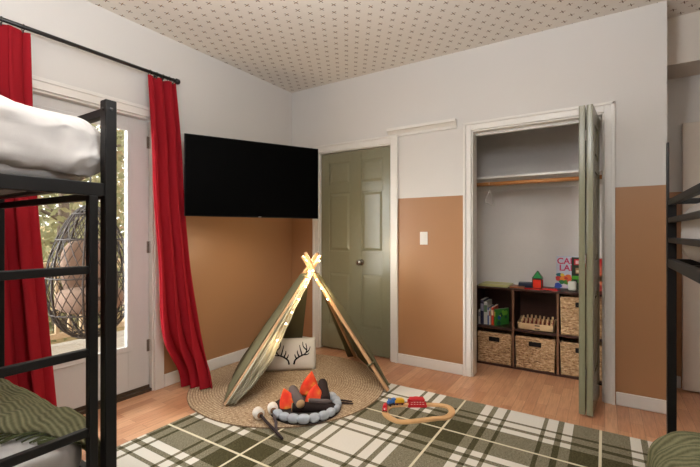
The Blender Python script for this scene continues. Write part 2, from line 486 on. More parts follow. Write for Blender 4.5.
struct(m, 'trim_3', M['white_paint'], bevel=.003)
# crown ledge between the door and the closet
m = MB()
prof = [(0, 2.10), (-.014, 2.10), (-.018, 2.12), (-.04, 2.142), (-.06, 2.148), (-.06, 2.172), (0, 2.172)]
m.prism([(-1.71, YB+y, z) for y, z in prof], (.645, 0, 0)); struct(m, 'trim_4', M['white_paint'])

# patio door
d1 = bpy.data.objects.new('door_1', None); COL.objects.link(d1); d1.location = (XL-.06, 1.31, 0); d1['kind'] = 'structure'
G = (1.02, 1.60, .36, 1.965)
ya, yb = D1[0]+.016, D1[1]-.016; xa, xb = XL-.085, XL-.04
m = MB(); m.box(xa, xb, ya, G[0], .03, DT-.02); m.box(xa, xb, G[1], yb, .03, DT-.02); m.box(xa, xb, G[0], G[1], .03, G[2]); m.box(xa, xb, G[0], G[1], G[3], DT-.02)
m.build('door_slab', M['door_white'], d1, bevel=.002)
m = MB()
for a, b, c, d in ((G[0]-.028, G[0]+.012, G[2]-.028, G[3]+.028), (G[1]-.012, G[1]+.028, G[2]-.028, G[3]+.028)): m.box(xb-.018, xb+.010, a, b, c, d)
m.box(xb-.018, xb+.010, G[0], G[1], G[2]-.028, G[2]+.012); m.box(xb-.018, xb+.010, G[0], G[1], G[3]-.012, G[3]+.028)
m.build('glass_frame', M['door_white'], d1, bevel=.005)
m = MB(); m.box(XL-.066, XL-.06, G[0], G[1], G[2], G[3]); m.build('glass_pane', M['glass'], d1)
m = MB(); m.box(xb, xb+.008, ya, yb, .012, .045); m.build('door_sweep', M['threshold'], d1)
for z in (.3, 1.05, 1.85):
    m = MB(); m.tube([(xb+.012, yb+.006, z), (xb+.012, yb+.006, z+.09)], .006, 8); m.box(xb, xb+.004, yb-.018, yb+.006, z, z+.09)
    m.build('hinge', M['chrome'], d1)
m = MB(); m.box(XL-T-.03, XL-.005, D1[0], D1[1], 0, .022); struct(m, 'trim_5', M['threshold'])

# olive six panel door
d2 = bpy.data.objects.new('door_2', None); COL.objects.link(d2); d2.location = (-2.11, YB+.04, 0); d2['kind'] = 'structure'
x0, x1, zt, zb = O0+.015, O1-.015, OT-.018, .018
yf = YB+.02
m = MB(); m.box(x0, x1, yf+.008, yf+.035, zb, zt)
cols = [(-2.42, -2.163), (-2.028, -1.79)]; rows = [(.27, .80), (1.02, 1.615), (1.70, 1.925)]
# stiles and rails in front of the recessed field
xs = [x0, cols[0][0], cols[0][1], cols[1][0], cols[1][1], x1]
for a, b in ((xs[0], xs[1]), (xs[2], xs[3]), (xs[4], xs[5])): m.box(a, b, yf, yf+.008, zb, zt)
zs = [zb, rows[0][0], rows[0][1], rows[1][0], rows[1][1], rows[2][0], rows[2][1], zt]
for a, b in ((zs[0], zs[1]), (zs[2], zs[3]), (zs[4], zs[5]), (zs[6], zs[7])):
    for c, d in cols: m.box(c, d, yf, yf+.008, a, b)
for c, d in cols:
    for a, b in rows:
        i = .035
        o = [(c+.012, yf+.008, a+.012), (d-.012, yf+.008, a+.012), (d-.012, yf+.008, b-.012), (c+.012, yf+.008, b-.012)]
        n_ = [(c+i, yf+.001, a+i), (d-i, yf+.001, a+i), (d-i, yf+.001, b-i), (c+i, yf+.001, b-i)]
        vo = [m.bm.verts.new(p) for p in o]; vn = [m.bm.verts.new(p) for p in n_]
        m.bm.faces.new(vn)
        for k in range(4): m.bm.faces.new((vo[k], vo[(k+1) % 4], vn[(k+1) % 4], vn[k]))
m.build('door_slab', M['olive'], d2, bevel=.0025)
m = MB(); m.lathe([(.03, 0), (.03, .006), (.012, .01), (.011, .03), (.024, .036), (.028, .05), (.022, .062), (0, .065)], (-2.03, yf, .915), (0, -1, 0), 18)
m.build('door_knob', M['chrome'], d2, smooth=True)

# alcove door
d4 = bpy.data.objects.new('door_4', None); COL.objects.link(d4); d4.location = (.9, 3.95, 0); d4['kind'] = 'structure'
m = MB(); m.box(.5, 1.3, 3.93, 3.97, .01, 2.04); m.build('door_slab', M['beige_door'], d4, bevel=.003)
m = MB(); m.lathe([(.028, 0), (.028, .006), (.011, .01), (.011, .03), (.026, .045), (0, .06)], (1.22, 3.93, .95), (0, -1, 0), 16); m.build('door_knob', M['chrome'], d4, smooth=True)

# folded closet door (two leaves standing out from the jamb)
d3 = bpy.data.objects.new('door_3', None); COL.objects.link(d3); d3.location = (-.1, 3.2, 0); d3['kind'] = 'structure'
def leaf(name, f0, f1, yn, yfar, zt=2.035, zb=.02, th=.036, panels=True):
    # f0: x centre at near end, f1: x centre at far end
    a = Vector((f0, yn, 0)); b = Vector((f1, yfar, 0)); ay = (b-a).normalized(); ax = Vector((ay.y, -ay.x, 0)); L = (b-a).length
    c = (a+b)/2; m = MB()
    m.obox(c+Vector((0, 0, (zt+zb)/2)), ax, ay, (0, 0, 1), th-.012, L, zt-zb)
    rws = [(.27, .80), (1.02, 1.615), (1.70, 1.925)]
    zs = [zb, .27, .80, 1.02, 1.615, 1.70, 1.925, zt]
    for s in (-1, 1):
        off = ax*s*(th/2-.003)
        for p in (-1, 1): m.obox(c+off+ay*p*(L/2-.055)+Vector((0, 0, (zt+zb)/2)), ax, ay, (0, 0, 1), .006, .11, zt-zb)
        for u, v in ((0, 1), (2, 3), (4, 5), (6, 7)): m.obox(c+off+Vector((0, 0, (zs[u]+zs[v])/2)), ax, ay, (0, 0, 1), .006, L-.22, zs[v]-zs[u])
        for u, v in rws: m.obox(c+off+Vector((0, 0, (u+v)/2)), ax, ay, (0, 0, 1), .005, L-.29, v-u-.07)
    return m.build(name, M['olive'], d3, bevel=.002)
leaf('door_leaf', -.126, -.112, 3.012, 3.44)
leaf('door_leaf', -.082, -.05, 3.012, 3.44)
for z in (.26, 1.0, 1.8):
    m = MB(); m.tube([(-.104, 3.008, z), (-.104, 3.008, z+.07)], .006, 8); m.build('hinge', M['chrome'], d3)
m = MB(); m.box(C0+.02, C1-.02, YB+.055, YB+.085, CT-.036, CT-.012); m.build('door_track', M['white_paint'], d3)
m = MB(); m.tube([(-.05, 3.43, .02), (-.05, 3.43, .0)], .006, 8); m.box(-.06, C1-.012, 3.42, 3.445, .10, .112); m.build('pivot_bracket', M['black_metal'], d3)

# light switch
lt = thing('light_switch', (-1.366, YB, 1.157), 'white rocker light switch on the tan wall between olive door and closet', 'light switch')
m = MB(); m.box(-1.402, -1.33, YB-.006, YB, 1.1, 1.215); m.build('plate', M['plastic_white'], lt, bevel=.003)
m = MB(); m.box(-1.382, -1.35, YB-.011, YB-.006, 1.125, 1.19); m.build('rocker', M['plastic_white'], lt, bevel=.002)

# ------------------------------------------------------------------ rugs
m = MB(); m.box(-2.305, 1.6, -1.4, 2.862, 0, .008)
tag(m.build('area_rug', M['plaid'], bevel=.003), 'olive and cream plaid area rug on the wood floor', 'rug')
JC, JR = Vector((-2.13, 2.44, 0)), .76
m = MB()
def jz(x, y):
    d = min(x+2.305, 2.862-y)
    return .0092 if d > -.01 else (.0008 if d < -.09 else .0008+.0084*(d+.09)/.08)
NR = 160
def jf(u, v):
    r = max(.004, JR*v); a = 2*PI*u; x, y = r*math.cos(a), r*math.sin(a)
    k = abs(math.sin(PI*r/.019)); edge = 0 if v < .999 else 1
    z = jz(JC.x+x, JC.y+y)+.006+.004*k
    return (JC.x+x, JC.y+y, z)
m.grid(jf, 120, NR, wrap=True)
ring = [v for v in m.bm.verts if abs((Vector((v.co.x, v.co.y, 0))-JC).length-JR) < 1e-4]
r2 = bmesh.ops.extrude_edge_only(m.bm, edges=[e for e in m.bm.edges if e.is_boundary and e.verts[0] in ring and e.verts[1] in ring])
for v in [g for g in r2['geom'] if isinstance(g, bmesh.types.BMVert)]: v.co.z = jz(v.co.x, v.co.y)
tag(m.build('round_rug', M['jute'], smooth=True, origin=JC), 'round braided jute rug under the olive play tent', 'rug')
JT = .019   # top of jute where it lies on the plaid rug

# ------------------------------------------------------------------ television
P0, P1 = Vector((-2.74, 1.92, 0)), Vector((-2.22, 2.944, 0))
tvc = (P0+P1)/2; ay = (P1-P0).normalized(); ax = Vector((ay.y, -ay.x, 0)); W = (P1-P0).length
z0, z1 = 1.335, 1.977
tv = thing('television', (tvc.x, tvc.y, z0), 'large black flat television hung across the corner above the tent', 'television')
cz = Vector((tvc.x, tvc.y, (z0+z1)/2))
m = MB(); m.obox(cz-ax*.012, ax, ay, (0, 0, 1), .022, W, z1-z0); m.build('casing', M['tv_plastic'], tv, bevel=.003)
m = MB(); m.obox(cz+ax*.0005, ax, ay, (0, 0, 1), .003, W-.012, z1-z0-.016); m.build('screen', M['tv_screen'], tv)
m = MB(); m.obox(cz-ax*.05, ax, ay, (0, 0, 1), .056, W*.6, .34); m.build('rear_housing', M['tv_plastic'], tv, bevel=.01)
m = MB(); m.obox(Vector((tvc.x+.03, tvc.y, z0+.004))+ax*.003, ax, ay, (0, 0, 1), .002, .026, .006); m.build('logo_mark', M['logo'], tv)
m = MB(); m.box(XL+.001, XL+.02, 2.62, 2.74, 1.5, 1.8); m.tube([(XL+.02, 2.68, 1.65), (-2.74, 2.62, 1.65), cz-ax*.07], .02, 10)
m.build('wall_arm', M['black_metal'], tv)

# ------------------------------------------------------------------ curtain rod and curtains
rx, rz_ = -2.82, 2.388
rod = thing('curtain_rod', (rx, 1.0, rz_), 'black curtain rod above the patio door', 'curtain rod')
m = MB(); m.tube([(rx, .2, rz_), (rx, 1.90, rz_)], .0125, 12); m.build('pole', M['black_rod'], rod, smooth=True)
for y, s in ((.2, -1), (1.90, 1)):
    m = MB(); m.lathe([(.013, -.005), (.021, .0), (.021, .022), (.016, .03), (0, .032)], (rx, y, rz_), (0, s, 0), 14); m.build('finial', M['black_rod'], rod, smooth=True)
for y in (.3, 1.785):
    m = MB(); m.tube([(XL, y, rz_-.02), (rx, y, rz_-.02)], .008, 8); m.box(XL, XL+.008, y-.015, y+.015, rz_-.06, rz_+.02); m.tube([(rx, y-.008, rz_-.005), (rx, y+.008, rz_-.005)], .0165, 12); m.build('bracket', M['black_rod'], rod)

def curtain(name, rowsL, rowsR, amp, pleats, label, base, ring_ys):
    t = thing(name, base, label, 'curtain', 'red curtain panels on the rod')
    zsL = [p[2] for p in rowsL]
    def at(rows, v):
        k = v*(len(rows)-1); i = min(int(k), len(rows)-2); f = k-i
        p = [Vector(rows[max(0, min(len(rows)-1, i+d))]) for d in (-1, 0, 1, 2)]
        return .5*((2*p[1])+(p[2]-p[0])*f+(2*p[0]-5*p[1]+4*p[2]-p[3])*f*f+(-p[0]+3*p[1]-3*p[2]+p[3])*f**3)
    def fn(u, v):
        L, R = at(rowsL, v), at(rowsR, v); d = R-L
        n = Vector((d.y, -d.x, 0)); n.normalize() if n.length > 1e-6 else None
        ph = 2*PI*pleats*u
        a = amp(v)
        wv = math.sin(ph)+.35*math.sin(2*ph+1.3+2*v)+.3*noise.noise(Vector((u*4, v*3, base[1])))
        return L+d*(u+.035*math.sin(2*ph+.6))+n*a*wv
    m = MB(); m.grid(fn, 90, 60)
    m.build('fabric', M['red_curtain'], t, smooth=True, solid=.003)
    for y in ring_ys:
        m = MB(); m.tube([(rx+.02*math.cos(a), y, rz_-.006+.02*math.sin(a)) for a in [2*PI*k/14 for k in range(14)]], .0022, 6, closed=True)
        m.box(rx-.004, rx+.004, y-.002, y+.002, rz_-.036, rz_-.02); m.build('ring', M['black_rod'], t)
    return t
zt = 2.362
L = [(-2.83, 1.668, zt), (-2.815, 1.69, 1.9), (-2.805, 1.70, 1.448), (-2.80, 1.735, .96), (-2.80, 1.75, .57), (-2.80, 1.80, .34), (-2.80, 1.92, .15), (-2.79, 1.95, .012)]
R = [(-2.82, 1.886, zt), (-2.81, 1.925, 1.9), (-2.80, 1.948, 1.45), (-2.77, 1.98, .96), (-2.71, 2.006, .57), (-2.64, 2.006, .34), (-2.57, 2.01, .15), (-2.53, 2.005, .016)]
curtain('curtain', L, R, lambda v: .036+.004*v, 3.0, 'red curtain beside the television, gathered narrow and trailing on the floor', (-2.82, 1.8, 0), [1.69, 1.74, 1.79, 1.84, 1.875])
L = [(-2.83, .30, zt), (-2.82, .30, 1.6), (-2.80, .32, .9), (-2.78, .34, .012)]
R = [(-2.82, .95, zt), (-2.80, .965, 1.6), (-2.78, 1.005, .9), (-2.76, 1.075, .012)]
curtain('curtain', L, R, lambda v: .03+.012*v, 6.0, 'wide red curtain behind the bunk bed at the left edge', (-2.82, .6, 0), [.33+.1*k for k in range(7)])

# ------------------------------------------------------------------ left bunk bed
pw = .04
BX0, BX1, BY0, BY1 = -2.60, -1.49, -1.30, .769
bk = thing('bunk_bed', (-2.05, -.27, 0), 'black metal bunk bed with ladder at the left by the patio door', 'bunk bed', 'black metal bunk beds')
for x in (BX0, BX1-pw):
    for y in (BY0, BY1-pw):
        m = MB(); m.box(x, x+pw, y, y+pw, 0, 1.678); p = m.build('post', M['black_metal'], bk, bevel=.004)
        for s in (0, 1):
            m = MB()
            if s: m.lathe([(.006, 0), (.006, .003), (0, .004)], (x+pw, y+pw/2, 1.645), (1, 0, 0), 10)
            else: m.lathe([(.006, 0), (.006, .003), (0, .004)], (x+pw/2, y, 1.645), (0, -1, 0), 10)
            m.build('bolt', M['black_rod'], p)
for x in (BX0+.004, BX1-pw+.004):
    m = MB(); m.box(x, x+.03, BY0+pw, BY1-pw, 1.332, 1.378); m.build('side_rail', M['black_metal'], bk, bevel=.003)
    m = MB(); m.box(x, x+.03, BY0+pw, BY1-pw, .28, .326); m.build('side_rail', M['black_metal'], bk, bevel=.003)
for y in (BY0+.006, BY1-pw+.006):
    m = MB(); m.box(BX0+pw, BX1-pw, y, y+.028, 1.325, 1.352); m.build('end_rail', M['black_metal'], bk, bevel=.003)
    m = MB(); m.box(BX0+pw, BX1-pw, y, y+.028, 1.622, 1.652); m.build('guard_rail', M['black_metal'], bk, bevel=.003)
    m = MB(); m.box(BX0+pw, BX1-pw, y, y+.028, .28, .31); m.build('end_rail', M['black_metal'], bk, bevel=.003)
for z in (1.336, .284):
    m = MB()
    for k in range(14):
        y = BY0+.12+k*.135; m.box(BX0+.03, BX1-.03, y, y+.03, z, z+.012)
    m.build('slats', M['black_metal'], bk)
for y in (.29, .677):
    m = MB(); m.box(BX1-.03, BX1-.001, y, y+.029, .0, 1.332); m.build('ladder_upright', M['black_metal'], bk, bevel=.003)
for z in (1.075, .789, .515, .24):
    m = MB(); m.box(BX1-.028, BX1-.004, .319, .677, z-.014, z+.014); m.build('rung', M['black_metal'], bk, bevel=.003)

def soft_block(x0, x1, y0, y1, z0, z1, amp=.012, seed=0., nx=40, ny=70, edge=.12, crown=.03, end_round=.0):
    # a padded slab with rounded rim, crowned top and cloth wrinkles
    m = MB(); cx, cy = (x0+x1)/2, (y0+y1)/2
    hx, hy, hz = (x1-x0)/2, (y1-y0)/2, (z1-z0)/2
    def fn(u, v):
        a = 2*PI*u; t = -PI/2+PI*v
        e = .16; f = .5
        ca, sa = math.cos(a), math.sin(a); ct, st = math.cos(t), math.sin(t)
        sg = lambda w, k: math.copysign(abs(w)**k, w)
        x = hx*sg(ca, e)*sg(ct, f*.55); y = hy*sg(sa, e)*sg(ct, f*.4); z = hz*sg(st, f)
        p = Vector((cx+x, cy+y, (z0+z1)/2+z))
        if st > -.6:
            q = Vector((p.x*1.6+p.y*2.2, p.y*7-p.x*4, p.z*7+p.x*3+seed))
            w = noise.noise(Vector((p.x*4+seed, p.y*4, p.z*5)))*.35+max(0, 1-abs(noise.noise(q))*5)*.6+max(0, 1-abs(noise.noise(q*2.1))*4)*.3
            nrm = Vector((x/hx*ct, y/hy*ct, st)).normalized()
            p += nrm*amp*w
        return p
    m.grid(fn, 200, 90, wrap=True)
    bmesh.ops.remove_doubles(m.bm, verts=m.bm.verts, dist=1e-4)
    return m
m = soft_block(-2.55, -1.54, -1.24, .715, 1.350, 1.54, .004); tag(m.build('mattress', M['sheet'], smooth=True), 'white mattress on the upper deck of the left bunk bed', 'mattress', 'bunk mattresses')
m = soft_block(-2.57, -1.512, -1.25, .775, 1.38, 1.63, .02, 3.3); tag(m.build('duvet', M['duvet'], smooth=True), 'puffy white duvet on the upper left bunk', 'duvet')
m = soft_block(-2.55, -1.545, -1.24, .715, .298, .50, .008, 8.1); tag(m.build('mattress', M['sheet'], smooth=True), 'white sheeted mattress on the lower left bunk under a green throw', 'mattress', 'bunk mattresses')

def throw(name, fn, nu, nv, label, base, fringe=None):
    t = thing(name, base, label, 'throw blanket', 'olive throws on the lower beds')
    m = MB(); m.grid(fn, nu, nv); m.build('blanket', M['throw'], t, smooth=True, solid=.012)
    if fringe:
        m = MB()
        for pts in fringe: m.tube(pts, .0035, 5)
        m.build('fringe', M['fringe'], t, smooth=True, kind='stuff')
    return t
def throw_l(u, v):
    # u across the bed (x), v from near edge over the mattress end and down
    x = -2.54+1.0*u
    y0 = max(.2, .51+.85*(u-.8)); s = v*(.80-y0+.08)
    yend = .735
    if y0+s < yend-.05: y = y0+s; z = .512
    else:
        a = min((s-(yend-.05-y0))/.12, 1.0)*PI/2
        y = yend-.05+.06*math.sin(a); z = .512-.06*(1-math.cos(a))-max(0, s-(yend-.05-y0)-.12)
    hump = .03*math.sin(PI*min(1, v*1.5))**.7 if v < .667 else 0
    edge = max(0, (u-.86)/.14)
    z += hump*(1-.8*edge)-.06*edge**2
    z += .008*math.sin(x*60+v*9)*(1-v)+.012*noise.noise(Vector((x*7, y*12, 2)))
    return Vector((x, y, z))
fr = []
for k in range(70):
    u = (k+.5)/70; p = throw_l(u, 0); q = p+Vector((random.uniform(-.015, .02), -.06-random.uniform(0, .03), -.004-.03*(u > .93)))
    q.z = max(q.z, .50+.0)
    fr.append([p, (p+q)/2+Vector((0, 0, .006)), q])
throw('throw_blanket', throw_l, 70, 26, 'olive green fringed throw across the foot of the lower left bunk', (-2.0, .6, .5), fr)

# ------------------------------------------------------------------ right bunk bed
RX0, RX1, RY0, RY1 = .254, 1.28, .45, 2.485
rb = thing('bunk_bed', (.78, 1.47, 0), 'low black metal bunk bed with slatted guard rails at the right edge', 'bunk bed', 'black metal bunk beds')
pw = .036
for x in (RX0, RX1-pw):
    for y in (RY0, RY1-pw):
        m = MB(); m.box(x, x+pw, y, y+pw, 0, 1.37); p = m.build('post', M['black_metal'], rb, bevel=.003)
m = MB(); m.box(RX0-.002, RX0+.009, RY1-pw+.006, RY1-.006, 1.0, 1.642); m.build('end_stanchion', M['black_rod'], rb, bevel=.004)
for x in (RX0+.003, RX1-pw+.003):
    for z, h in ((1.35, .028), (1.264, .024), (1.168, .024), (1.058, .042)):
        m = MB(); m.box(x, x+.026, RY0+pw, RY1-pw, z-h/2, z+h/2); m.build('guard_rail' if h < .04 else 'side_rail', M['black_metal'], rb, bevel=.003)
    m = MB(); m.box(x, x+.026, RY0+pw, RY1-pw, .07, .1); m.build('side_rail', M['black_metal'], rb, bevel=.003)
for y in (RY0+.004, RY1-pw+.004):
    for z, h in ((1.354, .026), (1.168, .024), (1.058, .04), (.085, .03)):
        m = MB(); m.box(RX0+pw, RX1-pw, y, y+.026, z-h/2, z+h/2); m.build('end_rail', M['black_metal'], rb, bevel=.003)
m = MB()
for k in range(14):
    y = RY0+.1+k*.135; m.box(RX0+.02, RX1-.02, y, y+.03, 1.045, 1.057)
m.build('slats', M['black_metal'], rb)
m = soft_block(.285, 1.235, .5, 2.445, 1.058, 1.345, .008, 5.0); tag(m.build('mattress', M['sheet'], smooth=True), 'white mattress behind the guard rails of the right bunk bed', 'mattress', 'bunk mattresses')
m = soft_block(.312, 1.235, .5, 2.40, .10, .31, .006, 6.0); tag(m.build('mattress', M['sheet'], smooth=True), 'low mattress under the olive throw of the right bunk bed', 'mattress', 'bunk mattresses')
def throw_r(u, v):
    # u along the bed (y), v across: from the far side over the top and down the open side
    y = 1.25+1.16*u
    s = v*1.2
    if s < .82: x = 1.14-s; z = .335
    else:
        a = min((s-.82)/.16, 1)*PI/2; x = .32-.125*math.sin(a); z = .335-.12*(1-math.cos(a))-max(0, s-.98)
        x -= .02*math.sin(PI*max(0, min(1, (s-.9)/.3)))
    e = max(0, (u-.84)/.16)
    z = z-(.17*e**2.4 if s < .98 else .02*e); x += .07*e**2 if v > .6 else 0
    f = math.sin(y*58+x*16+1.5*math.sin(x*9))
    z += .010*f+.014*noise.noise(Vector((x*8, y*6, 1))); x += -.011*f*(v > .68)
    return Vector((x, y, max(z, .02)))
throw('throw_blanket', throw_r, 90, 60, 'olive green ribbed throw spilling over the side of the right lower bed', (.7, 1.8, .27))

# ------------------------------------------------------------------ play tent
FL, FR, BL, BR = Vector((-2.19, 1.85, .016)), Vector((-1.367, 2.675, .019)), Vector((-2.845, 2.60, .008)), Vector((-2.03, 3.29, .0))
AP = Vector((-2.03, 2.60, .93))
FL.z = .024; FR.z = .024; BL.z = .016
tent = thing('play_tent', (-2.1, 2.6, .01), 'olive canvas teepee play tent with crossed wooden poles on the jute rug', 'play tent')
pole_dirs = {}
offs = {'FL': Vector((.014, .014, 0)), 'FR': Vector((-.016, -.018, 0)), 'BL': Vector((-.012, -.016, .01)), 'BR': Vector((.012, -.02, .012))}
PT = {}
for k, f in (('FL', FL), ('FR', FR), ('BL', BL), ('BR', BR)):
    a = AP+offs[k]; d = a-f; e = f+d*(1.09 if k in ('FL', 'FR') else 1.11)
    m = MB(); ax_ = d.normalized(); ay_ = ax_.orthogonal().normalized(); s = Vector((1, -1, 0)).cross(ax_).normalized() if False else None
    m.tube([f, lerp(f, e, .5), e], .0145, 12); m.build('pole', M['pole'], tent, smooth=False, bevel=.002)
    PT[k] = (f, a)
def onp(k, h):       # point on pole k at fraction h of the way to the crossing
    return lerp(PT[k][0], PT[k][1], h)
CTR = Vector((-2.1, 2.6, .4))
def panel(k1, k2, out, h0=.012, h1=.93, sag=.02, folds=0, seed=0., u0=0, u1=1):
    def fn(u, v):
        uu = u0+(u1-u0)*u
        h = h0+(h1-h0)*v; a, b = onp(k1, h), onp(k2, h)
        n = (b-a).cross(Vector((0, 0, 1))).normalized()
        if n.dot((a+b)/2-CTR) < 0: n = -n
        w = (b-a).length
        sg = -sag*math.sin(PI*uu)*math.sin(PI*min(1, v+.1))*w
        fo = .01*folds*math.sin(uu*22+seed)*w+.012*noise.noise(Vector((uu*5, v*3, seed)))*w
        return lerp(a, b, uu)+n*(out+sg+fo)
    m = MB(); m.grid(fn, 40, 40); return m
panel('BL', 'FL', .024, sag=-.035, seed=1.).build('canvas_side', M['canvas'], tent, smooth=True, solid=.002)
panel('FR', 'BR', .024, sag=.01, seed=2.).build('canvas_side', M['canvas'], tent, smooth=True, solid=.002)
panel('BL', 'BR', .018, sag=.02, folds=.4, seed=3., u1=.5).build('canvas_back', M['canvas'], tent, smooth=True, solid=.002)
panel('BL', 'BR', .018, sag=.0, folds=1.2, seed=3., u0=.93).build('canvas_back', M['canvas'], tent, smooth=True, solid=.002)
# left front flap: gathered cloth hanging along the front pole
def flapw(v, ws):
    k = v*(len(ws)-1); i = min(int(k), len(ws)-2); f = k-i; f = f*f*(3-2*f); return ws[i]*(1-f)+ws[i+1]*f
def flap_l(u, v):
    h = .015+.93*v; a = onp('FL', h); b = onp('FR', h); d = (b-a).normalized(); n = Vector((d.y, -d.x, 0))
    w = flapw(v, [.07, .12, .135, .11, .085, .06, .045, .03])
    p = a+d*(u*w-.004)+n*(.026+.018*math.sin(u*17+v*4)*(.4+.6*math.sin(PI*min(1, v*1.1)))+.012*math.sin(u*41-v*7)*(1-v))
    return p
m = MB(); m.grid(flap_l, 60, 50); m.build('front_flap', M['canvas_lit'], tent, smooth=True, solid=.002)
def flap_r(u, v):
    h = .04+.9*v; a = onp('FR', h); b = onp('BR', h); d = (b-a).normalized()
    fr_ = (onp('FL', h)-a).normalized(); n = Vector((-d.y, d.x, 0));
    if n.dot(a-CTR) < 0: n = -n
    w = flapw(v, [.03, .055, .05, .08, .06, .03])
    return a+n*(.022+w*.55*math.sin(PI*u)+.01*math.sin(u*9+v*8))+d*(u*w*.9-.012)
m = MB(); m.grid(flap_r, 24, 50); m.build('front_flap', M['canvas'], tent, smooth=True, solid=.002)
for k, h in (('FR', .2), ('FL', .9)):
    c = onp(k, h); d = (PT[k][1]-PT[k][0]).normalized(); a1 = d.orthogonal().normalized(); a2 = d.cross(a1)
    m = MB(); m.tube([c+(a1*math.cos(q)+a2*math.sin(q))*.026 for q in [2*PI*i/16 for i in range(16)]], .006, 6, closed=True, flat=1.5); m.build('tie_band', M['canvas'], tent, smooth=True)
# string lights wound on the front poles
sl = thing('string_lights', (-2.03, 2.6, .9), 'warm fairy lights on thin wire along the front tent poles', 'string lights')
path = []
dF = (FR-FL).normalized(); nF = Vector((dF.y, -dF.x, 0))
for i in range(40):
    h = .42+.56*i/39; path.append(onp('FL', h)+nF*(.052+.006*math.sin(i*1.3))+dF*(.05*(1-h)*2.0+.012*math.sin(i*.9)))
for i in range(26):
    h = .98-.46*i/25; path.append(onp('FR', h)+nF*(.024+.004*math.sin(i*1.7))-dF*(.014+.012*math.sin(i*1.1)))
m = MB(); m.tube(path, .0011, 5); m.build('wire', M['wire'], sl)
bulbs = [path[i] for i in (1, 9, 15, 22, 29, 33, 38, 41, 45, 49, 54)]
crown = [AP+Vector((-.035, -.02, .05)), AP+Vector((.045, .045, .045))]
for b in bulbs+crown:
    m = MB(); m.ball(b, .0055, 8, 6); m.build('bulb', M['bulb'], sl, smooth=True)

# pillow with antlers
pl = thing('throw_pillow', (-2.30, 2.66, .016), 'cream lumbar pillow printed with black antlers inside the tent', 'pillow')
pc = Vector((-2.30, 2.665, .150)); face = Vector((.62, -.74, .24)).normalized(); hx = Vector((.77, .64, 0)).normalized(); hy = face.cross(hx).normalized()
if hy.z < 0: hy = -hy
PWd, PHt, PTk = .42, .27, .055
def prof(a, b):   # a,b in -1..1
    return PTk*((1-a**4)*(1-b**4))**.55
def pmap(a, b, s):
    pin = 1-.05*(1-b*b)*1.0; pin2 = 1-.06*(1-a*a)
    return pc+hx*a*PWd/2*pin2 *(1.0) + hy*b*PHt/2*pin*1.0 + face*s*prof(a, b)
m = MB()
for s in (1, -1): m.grid(lambda u, v: pmap(2*u-1, 2*v-1, s), 32, 24)
bmesh.ops.remove_doubles(m.bm, verts=m.bm.verts, dist=1e-4)
m.build('cover', M['pillow'], pl, smooth=True)
def ant(pts, w):
    return [pmap(a, b, 1)+face*.0012 for a, b in pts], w
for s in (-1, 1):
    m = MB()
    main = [(.10, -.62), (.16, -.36), (.34, -.16), (.56, .0), (.64, .28), (.60, .66)]
    tines = [[(.32, -.17), (.25, .10), (.25, .24)], [(.45, -.08), (.38, .28), (.34, .58)], [(.60, .08), (.72, .22), (.78, .46)], [(.63, .26), (.50, .48), (.47, .76)], [(.21, -.28), (.15, -.10), (.14, .0)], [(.5, -.05), (.66, -.04), (.74, .06)]]
    for pts in [main]+tines:
        q = smooth_path([(s*a, b, 0) for a, b in pts], 5); n_ = len(q)
        m.tube([pmap(p.x, p.y, 1)+face*.0005 for p in q], [(.0085 if pts is main else .0065)*(1-.6*i/(n_-1)) for i in range(n_)], 6)
    m.build('antler_print', M['print'], pl, smooth=True, label='black printed antler')

# ------------------------------------------------------------------ plush campfire
cc = Vector((-1.705, 2.115, JT))
sr = thing('stone_ring', (cc.x, cc.y, JT), 'grey plush stone ring of the toy campfire on the jute rug', 'toy campfire')
m = MB(); m.lathe([(0, 0), (.235, 0), (.24, .006), (.2, .012), (0, .012)], (cc.x, cc.y, JT), (0, 0, 1), 40); m.build('base_mat', M['plush_base'], sr, smooth=True)
for k in range(11):
    a = math.radians(-106+17.4*k); r = .215
    c = Vector((cc.x+r*math.cos(a), cc.y+r*math.sin(a), JT+.030))
    R_ = Matrix.Rotation(a+PI/2, 3, 'Z'); j = random.uniform(.92, 1.1); sd = k*3.1
    m = MB(); m.ball(c, (.036*j, .030, .026*j), 16, 10, .85, fn=lambda p, sd=sd: p*(1+.08*noise.noise(p*18+Vector((sd, 0, 0)))), rot=R_)
    m.build('stone', M['stone'], sr, smooth=True)
def log(name, a, b, r, mat, label, grp='plush logs of the toy campfire', cut=True, cutend='a'):
    a, b = Vector(a), Vector(b); d = (b-a).normalized(); L_ = (b-a).length
    t = thing(name, (a.x, a.y, min(a.z, b.z)-r), label, 'toy log', grp)
    m = MB(); prof_ = [(0, 0), (r*.8, .0), (r*.98, .008), (r*1.03, L_*.3), (r*.95, L_*.6), (r*1.02, L_*.85), (r*.85, L_*.97), (r*.5, L_+.008), (0, L_+.01)]
    m.lathe(prof_, a, d, 18); m.build('bark', mat, t, smooth=True)
    if cut:
        m = MB(); m.lathe([(r*.86, -.001), (r*.8, -.006), (0, -.007)], a, d, 18); m.build('cut_face', M['cut_wood'], t, smooth=True, label='pale cut end')
    return t
log('plush_log', (-1.735, 2.02, .056), (-1.50, 2.17, .054), .032, M['bark'], 'dark plush log lying lowest behind the front stones')
log('plush_log', (-1.66, 2.01, .098), (-1.85, 2.15, .112), .033, M['bark_grey'], 'grey brown plush log with pale cut end propped in the middle of the campfire')
log('plush_log', (-1.575, 2.17, .085), (-1.715, 2.32, .135), .034, M['bark'], 'dark plush log leaning at the right of the campfire', cut=False)
log('plush_log', (-1.65, 2.09, .094), (-1.52, 2.15, .094), .015, M['bark_grey'], 'thin plush branch across the right of the campfire', cut=True)
